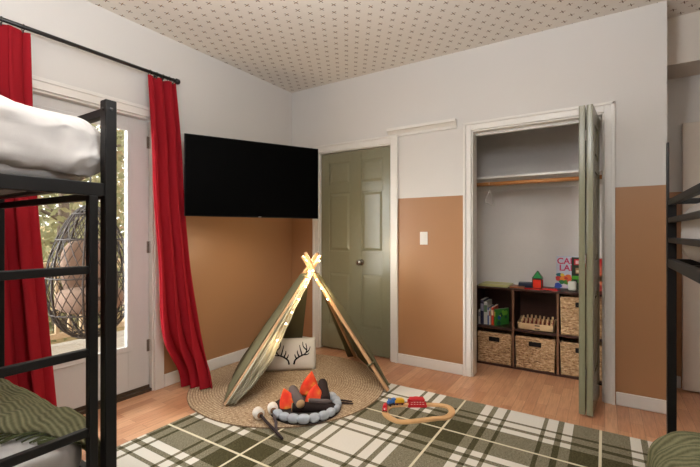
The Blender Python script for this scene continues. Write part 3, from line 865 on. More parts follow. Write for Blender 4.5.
def flame(c, w, h, rz, tilt, label):
    t = MB(); R_ = Matrix.Rotation(rz, 3, 'Z') @ Matrix.Rotation(tilt, 3, 'Y')
    def fn(u, v):
        a = 2*PI*u; s = (1-v)**.8*(1+.25*math.sin(PI*v)); e = .55
        sg = lambda q: math.copysign(abs(q)**e, q)
        x = w/2*s*sg(math.cos(a)); y = w/3*s*sg(math.sin(a)); z = h*v
        if v == 0: pass
        return Vector(c)+R_ @ Vector((x, y, z))
    t.grid(fn, 24, 14, wrap=True)
    bmesh.ops.remove_doubles(t.bm, verts=t.bm.verts, dist=1e-4)
    bmesh.ops.holes_fill(t.bm, edges=[e for e in t.bm.edges if e.is_boundary])
    tag(t.build('plush_flame', M['flame'], smooth=True), label, 'toy flame', 'plush flames of the toy campfire')
flame((-1.795, 2.055, .033), .12, .13, .5, -.3, 'red orange plush flame leftmost in the campfire')
flame((-1.82, 2.30, .033), .14, .165, .7, .12, 'tallest red orange plush flame at the back of the campfire')
flame((-1.665, 2.165, .055), .13, .125, .6, .1, 'orange plush flame between the two propped logs')
def msticks(a, b, label, dark, mdir):
    a, b = Vector(a), Vector(b)
    t = thing('marshmallow_stick', (a.x, a.y, JT), label, 'toy marshmallow stick', 'plush marshmallow sticks')
    m = MB(); pts = [lerp(a, b, k/6)+Vector((.004*math.sin(k*2), 0, 0)) for k in range(7)]; m.tube(pts, [.009]*6+[.007], 10); m.build('stick', M['stick_dark'] if dark else M['stick'], t, smooth=True)
    d = (b-a).normalized(); c = a-d*.012
    m = MB(); m.lathe([(0, -.034), (.025, -.034), (.033, -.023), (.034, 0), (.033, .022), (.025, .0285), (0, .0285)], c, Vector(mdir), 18); m.build('marshmallow', M['marsh'], t, smooth=True)
    m = MB(); m.lathe([(.020, .0285), (.018, .031), (0, .0315)], c, Vector(mdir), 18); m.build('toasted_end', M['toast'], t, smooth=True, label='toasted brown end')
msticks((-1.85, 1.832, JT+.035), (-1.565, 1.735, .018), 'plush marshmallow on a grey stick lying left of the stones', True, Vector((.9, -.35, -.1)))
msticks((-1.825, 1.93, JT+.035), (-1.64, 1.768, .036), 'plush marshmallow on a stick leaning nearest the stones', False, Vector((.75, -.6, -.1)))
for k, (a, b) in enumerate((((-1.57, 2.33, JT+.012), (-1.487, 2.362, JT+.009)), ((-1.55, 2.30, JT+.009), (-1.462, 2.336, JT+.009)))):
    m = MB(); m.tube([a, lerp(a, b, .5), b], [.0065, .0065, .005], 8)
    tag(m.build('plush_twig', M['stick_dark'], smooth=True), ('dark plush twig poking out right of the stones, the farther one', 'dark plush twig poking out right of the stones, the nearer one')[k], 'toy twig', 'plush twigs')

# ------------------------------------------------------------------ toy train set
RZ = .0085
cl = [(-1.185, 2.317), (-1.096, 2.291), (-1.022, 2.343), (-.922, 2.448), (-.859, 2.513), (-.858, 2.611), (-.912, 2.669), (-.997, 2.647), (-1.055, 2.61), (-1.175, 2.53), (-1.241, 2.463), (-1.236, 2.375)]
tp = smooth_path([(x, y, 0) for x, y in cl], 8, closed=True)
tr = thing('train_track', (-1.05, 2.48, RZ), 'oval loop of pale wooden toy train track on the plaid rug', 'toy train track')
def track_piece(i0, i1):
    m = MB(); N = len(tp); prf = [(-.02, 0), (.02, 0), (.02, .012), (.014, .012), (.014, .009), (.009, .009), (.009, .012), (-.009, .012), (-.009, .009), (-.014, .009), (-.014, .012), (-.02, .012)]
    rings = []
    for i in range(i0, i1+1):
        p = tp[i % N]; d = (tp[(i+1) % N]-tp[(i-1) % N]).normalized(); n = Vector((d.y, -d.x, 0))
        rings.append([m.bm.verts.new((p.x+n.x*a, p.y+n.y*a, RZ+b)) for a, b in prf])
    for r1, r2 in zip(rings, rings[1:]):
        for k in range(len(prf)): m.bm.faces.new((r1[k], r1[(k+1) % len(prf)], r2[(k+1) % len(prf)], r2[k]))
    m.bm.faces.new(rings[0][::-1]); m.bm.faces.new(rings[-1])
    return m.build('track_piece', M['track'], tr)
NP = len(tp)
for k in range(8): track_piece(k*NP//8, (k+1)*NP//8)
def railcar(name, i, col, label, kind):
    p = tp[i % NP]; d = (tp[(i+2) % NP]-tp[(i-2) % NP]).normalized()
    t = thing(name, (p.x, p.y, RZ+.009), label, 'toy train car', 'toy train', math.atan2(d.y, d.x))
    for sx in (-.018, .018):
        for sy in (-.0115, .0115):
            m = MB(); m.lathe([(.0075, -.003), (.0075, .003)], (sx, sy, .0075), (0, 1, 0), 12); m.build('wheel', paint(60, 50, 46), t, local=True)
    if kind == 'engine':
        m = MB(); m.box(-.032, .032, -.012, .012, .009, .017); m.build('chassis', paint(40, 40, 44), t, local=True, bevel=.001)
        m = MB(); m.tube([(-.004, 0, .027), (.031, 0, .027)], .0125, 14); m.build('boiler', paint(*col), t, local=True, smooth=False, bevel=.001)
        m = MB(); m.box(-.032, -.006, -.0145, .0145, .017, .046); m.build('cab', paint(*col), t, local=True, bevel=.002)
        m = MB(); m.tube([(.022, 0, .038), (.022, 0, .05)], [.004, .006], 10); m.build('chimney', paint(*col), t, local=True)
    elif kind == 'wagon':
        m = MB(); m.box(-.034, .034, -.013, .013, .010, .018); m.build('chassis', paint(150, 60, 40), t, local=True, bevel=.001)
        m = MB(); m.box(-.034, .034, -.015, .015, .018, .038); m.build('load', paint(*col), t, local=True, bevel=.003)
        m = MB(); m.box(-.024, .024, -.016, .016, .038, .044); m.build('roof', paint(*col), t, local=True, bevel=.002)
    else:
        m = MB(); m.box(-.03, .03, -.0145, .0145, .010, .034); m.build('body', paint(*col), t, local=True, bevel=.002)
        m = MB(); m.tube([(-.02, 0, .034), (.02, 0, .034)], .012, 14); m.build('tank', paint(*col), t, local=True)
        m = MB(); m.box(.0295, .031, -.005, .005, .02, .03); m.build('badge', paint(220, 200, 200), t, local=True)
    return t
railcar('toy_train_car', 88, (196, 28, 40), 'red toy train car at the left bend of the track', 'tank')
railcar('toy_train_car', 79, (58, 108, 176), 'blue toy train engine between the red and yellow cars', 'engine')
railcar('toy_train_car', 74, (222, 170, 36), 'yellow toy train wagon behind the blue engine', 'wagon')
# red latticed bridge over the track
p = tp[67]; d = (tp[70]-tp[64]).normalized()
br_ = thing('toy_bridge', (p.x, p.y, RZ), 'red toy truss bridge with white lattice over the track', 'toy bridge', None, math.atan2(d.y, d.x))
for s in (-1, 1):
    y = s*.027; m = MB()
    m.box(-.065, .065, y-.003, y+.003, .0, .016)
    pts = [(-.06+.12*k/10, y, .016+.034*math.sin(PI*(k+1)/12)) for k in range(11)]
    m.tube(pts, .004, 6)
    for k in range(6):
        x = -.05+.02*k; hh = .016+.034*math.sin(PI*((x+.06)/.12*10+1)/12)
        m.box(x-.002, x+.002, y-.002, y+.002, .014, hh)
        if k < 5: m.tube([(x, y, .016), (x+.02, y, .04)], .002, 5)
    m.box(-.06, .06, y-.0015, y+.0015, .016, .036)
    sd = m.build('side_truss', paint(200, 30, 42), br_, local=True)
    m = MB()
    for k in range(5):
        x = -.04+.02*k; m.box(x-.006, x+.006, y+s*.0026-.0008, y+s*.0026+.0008, .034, .038); m.box(x-.006, x+.006, y+s*.0026-.0008, y+s*.0026+.0008, .02, .024)
    m.build('lattice_marks', paint(236, 206, 200), sd, local=True)
m = MB(); m.box(-.05, .05, -.027, .027, .046, .052); m.build('cross_roof', paint(200, 30, 42), br_, local=True, bevel=.002)

# ------------------------------------------------------------------ closet contents
UX = [-1.022, -.687, -.333, .03]; UY0, UY1, UZ = 3.77, 4.08, .712
un = thing('cube_organizer', (-.5, 3.92, 0), 'dark espresso six cube organizer standing in the closet', 'shelf unit')
th = .018
m = MB(); m.box(UX[0], UX[3], UY0, UY1, UZ-th, UZ); m.build('top_panel', M['espresso'], un, bevel=.001)
m = MB(); m.box(UX[0], UX[3], UY0, UY1, 0.0, th); m.build('bottom_panel', M['espresso'], un, bevel=.001)
for i, x in enumerate(UX):
    a = x if i == 0 else (x-th if i == 3 else x-th/2)
    m = MB(); m.box(a, a+th, UY0, UY1, th, UZ-th); m.build('upright', M['espresso'], un, bevel=.001)
    m = MB(); m.box(a, a+th, UY0-.001, UY0, th, UZ-th)
    if 0 < i < 3: m.build('upright_edge', M['espresso_edge'], un, label='lighter brown front edge')
for i in range(3):
    a = UX[i]+(th if i == 0 else th/2); b = UX[i+1]-(th if i == 2 else th/2)
    m = MB(); m.box(a, b, UY0+.002, UY1, .335, .353); m.build('shelf', M['espresso'], un, bevel=.001)
m = MB(); m.box(UX[0]+th, UX[3]-th, UY1-.006, UY1, th, UZ-th); m.build('back_panel', M['espresso'], un)
def basket(x0, x1, z0, z1, label):
    y0, y1 = UY0+.004, UY1-.03
    t = thing('storage_basket', ((x0+x1)/2, (y0+y1)/2, z0), label, 'basket', 'seagrass baskets in the cube organizer')
    m = MB(); cx, cy = (x0+x1)/2, (y0+y1)/2; hx_, hy_ = (x1-x0)/2, (y1-y0)/2; rows = 14
    def fn(u, v):
        a = u*4; k = int(a) % 4; f = a-int(a); s = 2*f-1
        x, y, nx, ny = [(s, -1, 0, -1), (1, s, 1, 0), (-s, 1, 0, 1), (-1, -s, -1, 0)][k]
        z = z0+(z1-z0)*v; taper = .955+.045*v
        w = math.sin(PI*v*rows)**2*.006+.004*math.sin(f*58+PI*int(v*rows))*abs(math.sin(PI*v*rows))
        w += .0025*noise.noise(Vector((x*40+x0*9, y*9, z*60)))
        w -= .008
        ed = 1-max(0, (abs(s)-.93)/.07)
        return Vector((cx+x*hx_*taper+nx*w*ed, cy+y*hy_*taper+ny*w*ed, z))
    m.grid(fn, 160, 70, wrap=True)
    m.build('woven_body', M['seagrass'], t, smooth=True, solid=.006)
    m = MB(); m.box(x0+.02, x1-.02, y0+.02, y1-.02, z0+.006, z0+.016); m.build('basket_bottom', M['seagrass'], t)
    m = MB(); sx = (x1-x0)*.155; zc = z1-.052; m.box(cx-sx, cx+sx, y0-.004, y0+.012, zc-.02, zc+.02); m.build('handle_slot', M['black_slot'], t, bevel=.003)
    m = MB()
    for a, b, c, d in ((x0+.004, x1-.004, y0+.003, y0+.014), (x0+.004, x1-.004, y1-.014, y1-.003), (x0+.004, x0+.014, y0+.003, y1-.003), (x1-.014, x1-.004, y0+.003, y1-.003)): m.box(a, b, c, d, z1-.004, z1+.006)
    m.build('rim', M['seagrass'], t, bevel=.003)
basket(-.998, -.702, .019, .290, 'woven seagrass basket in the lower left cube under the books')
basket(-.668, -.352, .019, .292, 'woven seagrass basket in the lower middle cube under the peg tray')
basket(-.314, .004, .019, .29, 'woven seagrass basket in the lower right cube behind the folded door')
basket(-.314, .004, .354, .665, 'woven seagrass basket in the upper right cube below the game boxes')
# books
SH = .3535
def book(x, w, h, d, col, col2, lean, label):
    t = thing('book', (x, UY0+.05, SH), label, 'book', 'books in the upper left cube')
    t.rotation_euler = (0, lean, 0)
    m = MB(); m.box(0, w, 0, d, 0, h); m.build('cover', paint(*col), t, local=True, bevel=.001)
    m = MB(); m.box(.002, w-.002, .004, d+.0005, h-.0015, h+.0005); m.build('pages', paint(225, 218, 200), t, local=True)
    m = MB(); m.box(.0015, w-.0015, -.0008, 0, h*.55, h*.85); m.build('spine_print', paint(*col2), t, local=True)
    if lean > .08:
        for k in range(4):
            pass
    return t
bx = -1.002
for w_, h_, d_, c1_, c2_, lb in ((.016, .13, .17, (206, 202, 194), (120, 120, 130), 'short white book, leftmost in the upper left cube'),
                       (.03, .225, .2, (44, 42, 66), (150, 150, 170), 'tall navy book second from the left in the cube'),
                       (.03, .21, .19, (196, 194, 186), (90, 120, 90), 'tall white book beside the navy one'),
                       (.012, .16, .19, (60, 84, 140), (210, 210, 210), 'thin blue book right of the tall white one'),
                       (.014, .15, .18, (216, 214, 208), (150, 90, 80), 'thin white book against the leaning orange one')):
    book(bx, w_, h_, d_, c1_, c2_, 0, lb); bx += w_+.002
book(bx+.004, .022, .165, .19, (214, 72, 42), (240, 200, 170), -.0, 'orange red book standing before the green one')
t = book(bx+.030, .016, .15, .17, (62, 132, 52), (220, 210, 80), 0, 'green picture book at the right end of the row')
t.rotation_euler = (0, 0, -.55)
cv = MB()
for k in range(9):
    y = .02+.14*random.random(); z = .015+.115*random.random(); r = .012+.012*random.random(); cv.lathe([(r, 0), (0, .0006)], (.0165, y, z), (1, 0, 0), 10)
    cv.build('cover_picture', paint(*random.choice([(40, 90, 160), (120, 180, 60), (230, 200, 70), (210, 220, 220), (30, 80, 60)])), t, local=True); cv = MB()
cv.bm.free()
# peg tray
tx0, tx1, ty0, ty1 = -.655, -.362, 3.80, 3.98
tt = thing('peg_tray', (-.5, 3.89, SH), 'light wooden tray full of wooden pegs in the upper middle cube', 'toy tray')
m = MB(); m.box(tx0, tx1, ty0, ty1, SH, SH+.008); m.box(tx0, tx1, ty0, ty0+.01, SH, SH+.058); m.box(tx0, tx1, ty1-.01, ty1, SH, SH+.075)
for a in (tx0, tx1-.01): m.prism([(a, ty0, SH), (a, ty1, SH), (a, ty1, SH+.085), (a, ty0, SH+.058)], (.01, 0, 0))
m.build('box', M['tray'], tt, bevel=.001)
for z in (SH+.012, SH+.04):
    m = MB(); m.box(-.515, -.475, ty0-.0012, ty0+.002, z, z+.009); m.build('slot', M['black_slot'], tt)
for r in range(3):
    for c in range(8):
        x = tx0+.03+c*.034; y = ty0+.035+r*.05; hgt = .075+.016*r+random.uniform(-.006, .008)
        m = MB(); m.lathe([(.008, .008), (.008, hgt-.004), (.005, hgt)], (x, y, SH), (0, 0, 1), 8); pg = m.build('peg', M['peg'], tt)
        m = MB(); m.lathe([(.0105, .03), (.0105, hgt-.028)], (x, y, SH), (0, 0, 1), 8); m.build('bead', M['peg_red'], pg)
# game boxes on top
TZ = UZ
def text(s, size, loc, mat, parent, ext=.0006, rot=(PI/2, 0, 0), name='lettering', align='LEFT'):
    cu = bpy.data.curves.new(name, 'FONT'); cu.body = s; cu.size = size; cu.extrude = ext; cu.align_x = align; cu.offset = .0016
    o = bpy.data.objects.new(name, cu); COL.objects.link(o)
    dg = bpy.context.evaluated_depsgraph_get(); me = bpy.data.meshes.new_from_object(o.evaluated_get(dg)); bpy.data.objects.remove(o)
    me.transform(Matrix.Translation(Vector(loc)) @ Matrix.Rotation(PI/2, 4, 'X'))
    off = Vector((0, 0, 0)); q = parent
    while q is not None: off += q.location; q = q.parent
    me.transform(Matrix.Translation(-off)); me.materials.clear(); me.materials.append(mat)
    ob = bpy.data.objects.new(name, me); COL.objects.link(ob); ob.parent = parent; return ob
gy = 4.03
g1 = thing('board_game_box', (-.24, gy+.02, TZ), 'pale board game box with pink letters standing on the organizer', 'board game', 'board games on the organizer')
m = MB(); m.box(-.368, -.11, gy, gy+.045, TZ, TZ+.285); m.build('box', paint(206, 208, 222), g1, bevel=.002)
text('CANDY', .074, (-.362, gy-.001, TZ+.218), paint(206, 44, 96), g1); text('LAND', .074, (-.345, gy-.001, TZ+.158), paint(206, 44, 96), g1)
random.seed(3)
for i, (x, z, r, c) in enumerate([(-.345, .115, .024, (40, 120, 130)), (-.35, .085, .026, (206, 60, 60)), (-.355, .022, .03, (60, 90, 190)), (-.31, .09, .03, (236, 140, 50)), (-.275, .10, .03, (220, 110, 50)), (-.29, .055, .026, (90, 150, 60)), (-.325, .055, .022, (50, 130, 70)), (-.255, .06, .03, (220, 90, 70)), (-.3, .02, .022, (226, 214, 220)), (-.32, .12, .016, (230, 200, 70)), (-.29, .09, .014, (200, 50, 50))]):
    m = MB(); rr = r
    m.prism([(x+rr*math.cos(a)*(1+.2*math.sin(3*a+i)), gy-.0008-.0002*i, TZ+z+rr*.85*math.sin(a)) for a in [2*PI*k/14 for k in range(14)]], (0, .0006, 0)); m.build('cover_picture', paint(*c), g1)
g2 = thing('board_game_box', (-.17, gy-.03, TZ), 'dark green board game box with red badges partly hidden by the folded door', 'board game', 'board games on the organizer')
m = MB(); m.box(-.245, -.10, gy-.05, gy-.008, TZ, TZ+.28); m.build('box', paint(40, 50, 36), g2, bevel=.002)
for x, z, w_, h_, c in ((-.226, .215, .05, .05, (196, 40, 50)), (-.214, .225, .028, .028, (226, 190, 190)), (-.215, .14, .05, .05, (150, 110, 80)), (-.21, .15, .03, .02, (210, 190, 150)), (-.24, .09, .07, .03, (90, 170, 50)), (-.2, .06, .05, .05, (60, 110, 44))):
    m = MB(); m.box(x, x+w_, gy-.0516+(.0004 if w_ > .03 else -.0004), gy-.05, TZ+z, TZ+z+h_); m.build('cover_picture', paint(*c), g2)
g3 = thing('board_game_box', (-.035, gy-.02, TZ), 'red board game box seen between folded door and closet jamb', 'board game', 'board games on the organizer')
m = MB(); m.box(-.095, .028, gy-.05, gy-.006, TZ, TZ+.275); m.build('box', paint(196, 70, 56), g3, bevel=.002)
for x, z, w_, h_, c in ((-.09, .235, .115, .036, (190, 30, 34)), (-.08, .05, .09, .10, (222, 130, 90)), (-.06, .16, .07, .05, (206, 110, 84)), (-.05, .08, .04, .05, (236, 190, 120))):
    m = MB(); m.box(x, x+w_, gy-.0512, gy-.05, TZ+z, TZ+z+h_); m.build('cover_picture', paint(*c), g3)
# white block before the boxes
jb = thing('toy_block', (-.232, 3.87, TZ), 'small white rounded toy block with dark frame before the game boxes', 'toy')
m = MB(); m.box(-.268, -.198, 3.85, 3.89, TZ, TZ+.006); m.build('frame', paint(60, 56, 40), jb, bevel=.002)
m = MB(); m.box(-.264, -.202, 3.852, 3.888, TZ+.006, TZ+.085); m.build('body', paint(206, 204, 190), jb, bevel=.012)
m = MB(); m.box(-.240, -.226, 3.858, 3.882, TZ+.085, TZ+.094); m.build('cap', paint(60, 120, 50), jb, bevel=.002)
# magnetic tile house
hs = thing('tile_house', (-.505, 3.9, TZ), 'red magnetic tile house with green pointed roof on the organizer', 'toy house')
x0, x1, y0, y1, zz = -.545, -.465, 3.87, 3.95, TZ+.088
def tile(p, q, r, s, mat, name='tile', par=None):
    pts = [Vector(v) for v in (p, q, r, s) if v is not None]; m = MB(); n = (pts[1]-pts[0]).cross(pts[2]-pts[0]).normalized(); c = sum(pts, Vector())/len(pts)
    m.prism([tuple(v) for v in pts], tuple(n*.004)); fr_ = m.build(name, paint(70, 26, 20) if mat == 'r' else paint(24, 60, 34), par, bevel=.001)
    m = MB(); m.prism([tuple(c+(v-c)*.8+n*-.0008) for v in pts], tuple(n*.0056)); m.build('clear_face', paint(236, 62, 42, .25) if mat == 'r' else paint(44, 140, 74, .25), fr_)
tile((x0, y0, TZ), (x1, y0, TZ), (x1, y0, zz), (x0, y0, zz), 'r', 'wall_tile', hs)
tile((x0, y0, TZ), (x0, y1, TZ), (x0, y1, zz), (x0, y0, zz), 'r', 'wall_tile', hs)
tile((x1, y1, TZ), (x1, y0, TZ), (x1, y0, zz), (x1, y1, zz), 'r', 'wall_tile', hs)
tile((x1, y1, TZ), (x0, y1, TZ), (x0, y1, zz), (x1, y1, zz), 'r', 'wall_tile', hs)
ap = (-.505, 3.91, TZ+.155)
tile((x0, y0, zz), (x1, y0, zz), ap, None, 'g', 'roof_tile', hs); tile((x0, y1, zz), (x0, y0, zz), ap, None, 'g', 'roof_tile', hs)
tile((x1, y0, zz), (x1, y1, zz), ap, None, 'g', 'roof_tile', hs); tile((x1, y1, zz), (x0, y1, zz), ap, None, 'g', 'roof_tile', hs)
for k, (x, y, a, z) in enumerate(((-.43, 3.85, .2, 0), (-.36, 3.84, -.3, 0), (-.40, 3.90, .6, 0), (-.385, 3.855, .1, .0065), (-.57, 3.82, .4, 0), (-.50, 3.82, -.2, 0))):
    m = MB(); c = Vector((x, y, TZ+z+.003)); m.obox(c, (math.cos(a), math.sin(a), 0), (-math.sin(a), math.cos(a), 0), (0, 0, 1), .07, .07, .006)
    o = tag(m.build('magnetic_tile', paint(196, 34, 30, .25), bevel=.001), ['flat red magnetic tile right beside the tile house', 'red magnetic tile farthest right, before the pale game box', 'red magnetic tile behind the others, right of the house', 'red magnetic tile lying on top of two others', 'red magnetic tile at the left of the tile house', 'red magnetic tile in front of the tile house'][k], 'toy tile', 'flat red magnetic tiles')
for k in range(2):
    m = MB(); z = TZ+.0005+k*.012; a, b, c, d = -1.0+.01*k, -.74+.012*k, 3.80, 4.03; w_ = .03
    m.box(a, b, c, c+w_, z, z+.008); m.box(a, b, d-w_, d, z, z+.008); m.box(a, a+w_, c+w_, d-w_, z, z+.008); m.box(b-w_, b, c+w_, d-w_, z, z+.008)
    m.box(a+w_, b-w_, c+w_, d-w_, z, z+.004)
    if k == 0: m.box(a+.1, a+.13, c+.05, d-.05, z+.004, z+.012)
    tag(m.build('game_board', paint(204, 200, 136), bevel=.001), ('lower pale yellow game tray on the left of the organizer top', 'upper pale yellow game tray on the left of the organizer top')[k], 'game tray', 'pale yellow game trays')
m = MB(); m.prism([(-.72, 3.80, TZ), (-.60, 3.80, TZ), (-.62, 3.98, TZ), (-.70, 3.98, TZ)], (0, 0, .012)); tag(m.build('wooden_board', paint(156, 96, 56), bevel=.001), 'flat brown board beside the yellow game trays', 'game board')
m = MB(); m.obox((-.60, 3.96, TZ+.02), (1, .1, 0), (-.1, 1, 0), (0, 0, 1), .14, .1, .04); tag(m.build('small_box', paint(46, 56, 80), bevel=.002), 'low dark blue box left of the tile house', 'box')
# hanging rail, shelf, hanger
m = MB(); m.box(CX0+.001, CX1-.032, 3.72, CY-.001, 1.695, 1.715); m.box(CX0+.001, CX1-.032, CY-.02, CY-.001, 1.62, 1.695); m.box(CX0+.001, CX0+.02, 3.74, CY-.02, 1.60, 1.695)
tag(m.build('closet_shelf', M['white_paint'], bevel=.002), 'white shelf board across the closet above the hanging rod', 'shelf')
m = MB(); m.tube([(CX0+.02, 3.76, 1.65), (CX1-.032, 3.76, 1.65)], .017, 16); tag(m.build('closet_rod', M['closet_rod_wood'], smooth=True), 'wooden hanging rod below the closet shelf', 'closet rod')
hg = thing('clothes_hanger', (-.885, 3.76, 1.64), 'white plastic hanger on the closet rod', 'hanger')
m = MB(); hy_ = 3.76
m.tube([(-.885, hy_+.024*math.sin(a), 1.65+.001+.0205*math.cos(a)) for a in [-1.9+.35*k for k in range(11)]], .0025, 6)
m.tube([(-.885, hy_+.0, 1.629), (-.885, hy_, 1.585)], .003, 6); m.build('hook', M['plastic_white'], hg)
m = MB(); m.tube(smooth_path([(-.885, hy_, 1.585), (-.88, hy_-.1, 1.54), (-.875, hy_-.185, 1.49), (-.874, hy_-.19, 1.475), (-.875, hy_-.17, 1.468), (-.885, hy_, 1.468), (-.895, hy_+.17, 1.468), (-.896, hy_+.19, 1.475), (-.895, hy_+.185, 1.49), (-.89, hy_+.1, 1.54)], 4, True), .005, 8, closed=True); m.build('shoulder_bar', M['plastic_white'], hg, smooth=True)

# ------------------------------------------------------------------ outside
m = MB()
for k in range(16): m.box(-3.06-.14*(k+1)+.006, -3.06-.14*k, -1.5, 5.5, -.09, -.06)
m.box(-5.4, -3.06, -1.5, 5.5, -.2, -.092); struct(m, 'floor_deck', M['deck'])
m = MB(); m.box(-4.0, -3.8, -1.5, 5.5, 2.62, 2.75); struct(m, 'trim_porch_beam', M['rail_wood'])
m = MB(); m.grid(lambda u, v: Vector((-5.2-20*u, -8+26*v, -.9+1.3*noise.noise(Vector((u*5, v*5, 3)))*u+2.2*u)), 30, 30); struct(m, 'ground', M['hill'], smooth=True)
rl = thing('deck_railing', (-5.2, 2, -.06), 'brown wooden deck railing outside the patio door glass', 'railing')
m = MB(); m.box(-5.24, -5.12, -1.5, 5.5, .84, .88); m.build('top_rail', M['rail_wood'], rl, bevel=.004)
m = MB(); m.box(-5.21, -5.15, -1.5, 5.5, .02, .08); m.build('bottom_rail', M['rail_wood'], rl, bevel=.004)
for k in range(40):
    y = 0.+.125*k
    if y > 5.4: break
    m = MB(); m.box(-5.20, -5.165, y, y+.035, .08, .84); m.build('baluster', M['rail_wood'], rl)
for y in (-.1, 1.9, 3.9):
    m = MB(); m.box(-5.23, -5.14, y-.12, y-.03, -.06, .84); m.build('railing_post', M['rail_wood'], rl)
# egg chair
E_ = Vector((-3.9, 1.78, .86)); ew, eh = .325, .595
eg = thing('egg_chair', (E_.x, E_.y, E_.z-eh), 'brown wicker hanging egg chair outside the patio door', 'egg chair')
def eggp(th, ph, s=1.0):      # th 0 bottom..1 top
    t = -PI/2+PI*th; r = ew*math.cos(t)*(1-.22*math.sin(t))
    return Vector((E_.x+r*1.0*math.cos(ph)*s, E_.y+r*math.sin(ph)*s, E_.z+eh*math.sin(t)))
m = MB()
for k in range(8):
    ph = 2*PI*k/8+.2
    m.tube([eggp(.04+.94*i/18, ph) for i in range(19)], .009, 6)
for th_ in (.12, .3, .48, .66, .83):
    m.tube([eggp(th_, 2*PI*i/28) for i in range(28)], .008, 6, closed=True)
m.build('frame', M['wicker'], eg, smooth=True)
m = MB()
for k in range(26):
    for s in (-1, 1):
        m.tube([eggp(.06+.88*i/22, 2*PI*k/26+s*2.6*i/22) for i in range(23)], .004, 4)
m.build('weave', M['wicker'], eg)
m = MB(); m.ball((E_.x, E_.y, E_.z-.25), (.24, .25, .12), 20, 10, .7); m.build('seat_cushion', M['cushion'], eg, smooth=True)
m = MB(); m.ball((E_.x-.13, E_.y+.02, E_.z+.03), (.09, .2, .26), 20, 10, .7); m.build('back_cushion', M['cushion'], eg, smooth=True)
m = MB(); m.tube([(E_.x, E_.y, E_.z+eh-.01), (E_.x, E_.y, 2.62)], .007, 6); m.build('chain', M['black_metal'], eg)
# trees
def tree(x, y, z, h, r, n, leaf, label, seed):
    random.seed(seed)
    t = thing('tree', (x, y, z), label, 'tree', 'trees beyond the deck')
    m = MB(); m.tube([(x, y, z-.3), (x+.1, y+.05, z+h*.4), (x-.05, y+.15, z+h*.8)], [.14, .1, .04], 10)
    for k in range(9):
        a = random.uniform(0, 2*PI); hh = z+h*random.uniform(.25, .75); q = Vector((x+.05, y+.05, hh))
        m.tube([q, q+Vector((math.cos(a)*r*.5, math.sin(a)*r*.5, .3)), q+Vector((math.cos(a)*r*.9, math.sin(a)*r*.9, .5))], [.035, .022, .008], 6)
    m.build('trunk', M['trunk'], t, smooth=True)
    m = MB()
    for k in range(n):
        a = random.uniform(0, 2*PI); rr = r*random.random()**.5; hh = z+h*(.08+.95*random.random()); sc = 1-abs((hh-z)/h-.55)*.9
        c = Vector((x+rr*sc*math.cos(a), y+rr*sc*math.sin(a), hh))
        u = Vector((random.gauss(0, 1), random.gauss(0, 1), random.gauss(0, 1))).normalized(); w_ = u.orthogonal().normalized(); s = random.uniform(.05, .11)
        vs = [m.bm.verts.new(c+u*s*a_+w_*s*b_) for a_, b_ in ((-1, 0), (0, -.55), (1, 0), (0, .55))]
        m.bm.faces.new(vs)
    m.build('foliage', leaf, t)
tree(-8.2, 3.2, -1.0, 5.2, 1.7, 3400, M['leaf_b'], 'yellow green leafy tree seen left of the egg chair', 1)
tree(-8.6, 5.3, -.9, 5.0, 1.6, 3400, M['leaf_a'], 'autumn orange tree seen through the glass right of the bunk post', 2)
tree(-12.0, 5.0, -.4, 6.5, 2.4, 4200, M['leaf_b'], 'farther pale green tree behind the yellow green one', 3)
tree(-13.0, 8.6, -.3, 6.8, 2.6, 4200, M['leaf_a'], 'farther autumn tree behind the orange one', 4)
tree(-7.6, 1.2, -1.0, 4.8, 1.5, 2600, M['leaf_a'], 'yellow brown tree behind the left curtain side of the door', 5)

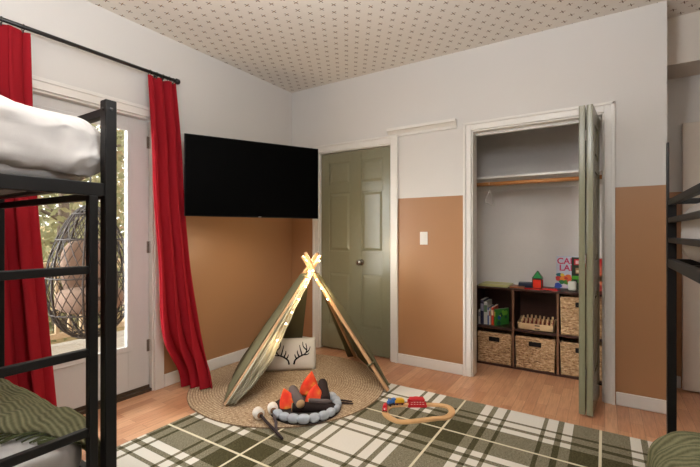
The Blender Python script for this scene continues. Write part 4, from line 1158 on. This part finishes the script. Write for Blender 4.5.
# ------------------------------------------------------------------ light
w = bpy.data.worlds.new('world'); SC.world = w; w.use_nodes = True
nt = w.node_tree; bg = nt.nodes['Background']
sky = nt.nodes.new('ShaderNodeTexSky'); sky.sky_type = 'HOSEK_WILKIE'; sky.turbidity = 6; sky.sun_direction = Vector((-.55, -.1, .8)).normalized()
mixn = nt.nodes.new('ShaderNodeMix'); mixn.data_type = 'RGBA'; mixn.inputs[0].default_value = .75
nt.links.new(sky.outputs[0], mixn.inputs[6]); mixn.inputs[7].default_value = (1, .98, .94, 1)
nt.links.new(mixn.outputs[2], bg.inputs[0]); bg.inputs[1].default_value = 2.6

def light(name, typ, loc, energy, col, **k):
    l = bpy.data.lights.new(name, typ); l.energy = energy; l.color = col
    for a, b in k.items(): setattr(l, a, b)
    o = bpy.data.objects.new(name, l); COL.objects.link(o); o.location = loc; return o
s = light('sun', 'SUN', (-6, 1, 6), 2.0, (.92, .97, 1.0), angle=math.radians(14))
s.rotation_euler = Vector((.60, .03, -.78)).to_track_quat('-Z', 'Y').to_euler()
LC = (.94, .96, 1.0)
o = light('uplight_fill', 'AREA', (-.7, .4, 1.95), 82, LC, shape='DISK', size=.6); o.rotation_euler = (PI, 0, 0)  # added fill aimed up to bounce off the ceiling, no real fixture
o = light('right_side_fill', 'POINT', (.9, .0, 2.2), 7, LC, shadow_soft_size=.15)  # weak added fill for the right side of the room
o = light('overhead_fill', 'POINT', (-.5, .9, 2.2), 24, LC, shadow_soft_size=.2)  # added fill overhead, brightens the right bunk mattress
s = light('bright_sky', 'SUN', (-6, -4, 2), 16, (.96, .98, 1.0), angle=math.radians(55))
s.rotation_euler = Vector((.62, .76, -.04)).to_track_quat('-Z', 'Y').to_euler()
for i, e in ((22, 1.0), (33, .8), (41, .8), (49, 1.2), (1, .7)):
    light('fairy_glow', 'POINT', path[i]+nF*.06, e, (1, .76, .46), shadow_soft_size=.015)
for b, e in zip(crown, (2.2, 2.2)): light('fairy_glow', 'POINT', b+Vector((-.03, .0, .06)), e, (1, .8, .52), shadow_soft_size=.015)

SC.view_settings.view_transform = 'Standard'; SC.view_settings.look = 'None'
SC.view_settings.exposure = 0.42; SC.view_settings.gamma = 1; SC.view_settings.use_curve_mapping = False
SC.cycles.max_bounces = 8; SC.cycles.transparent_max_bounces = 12
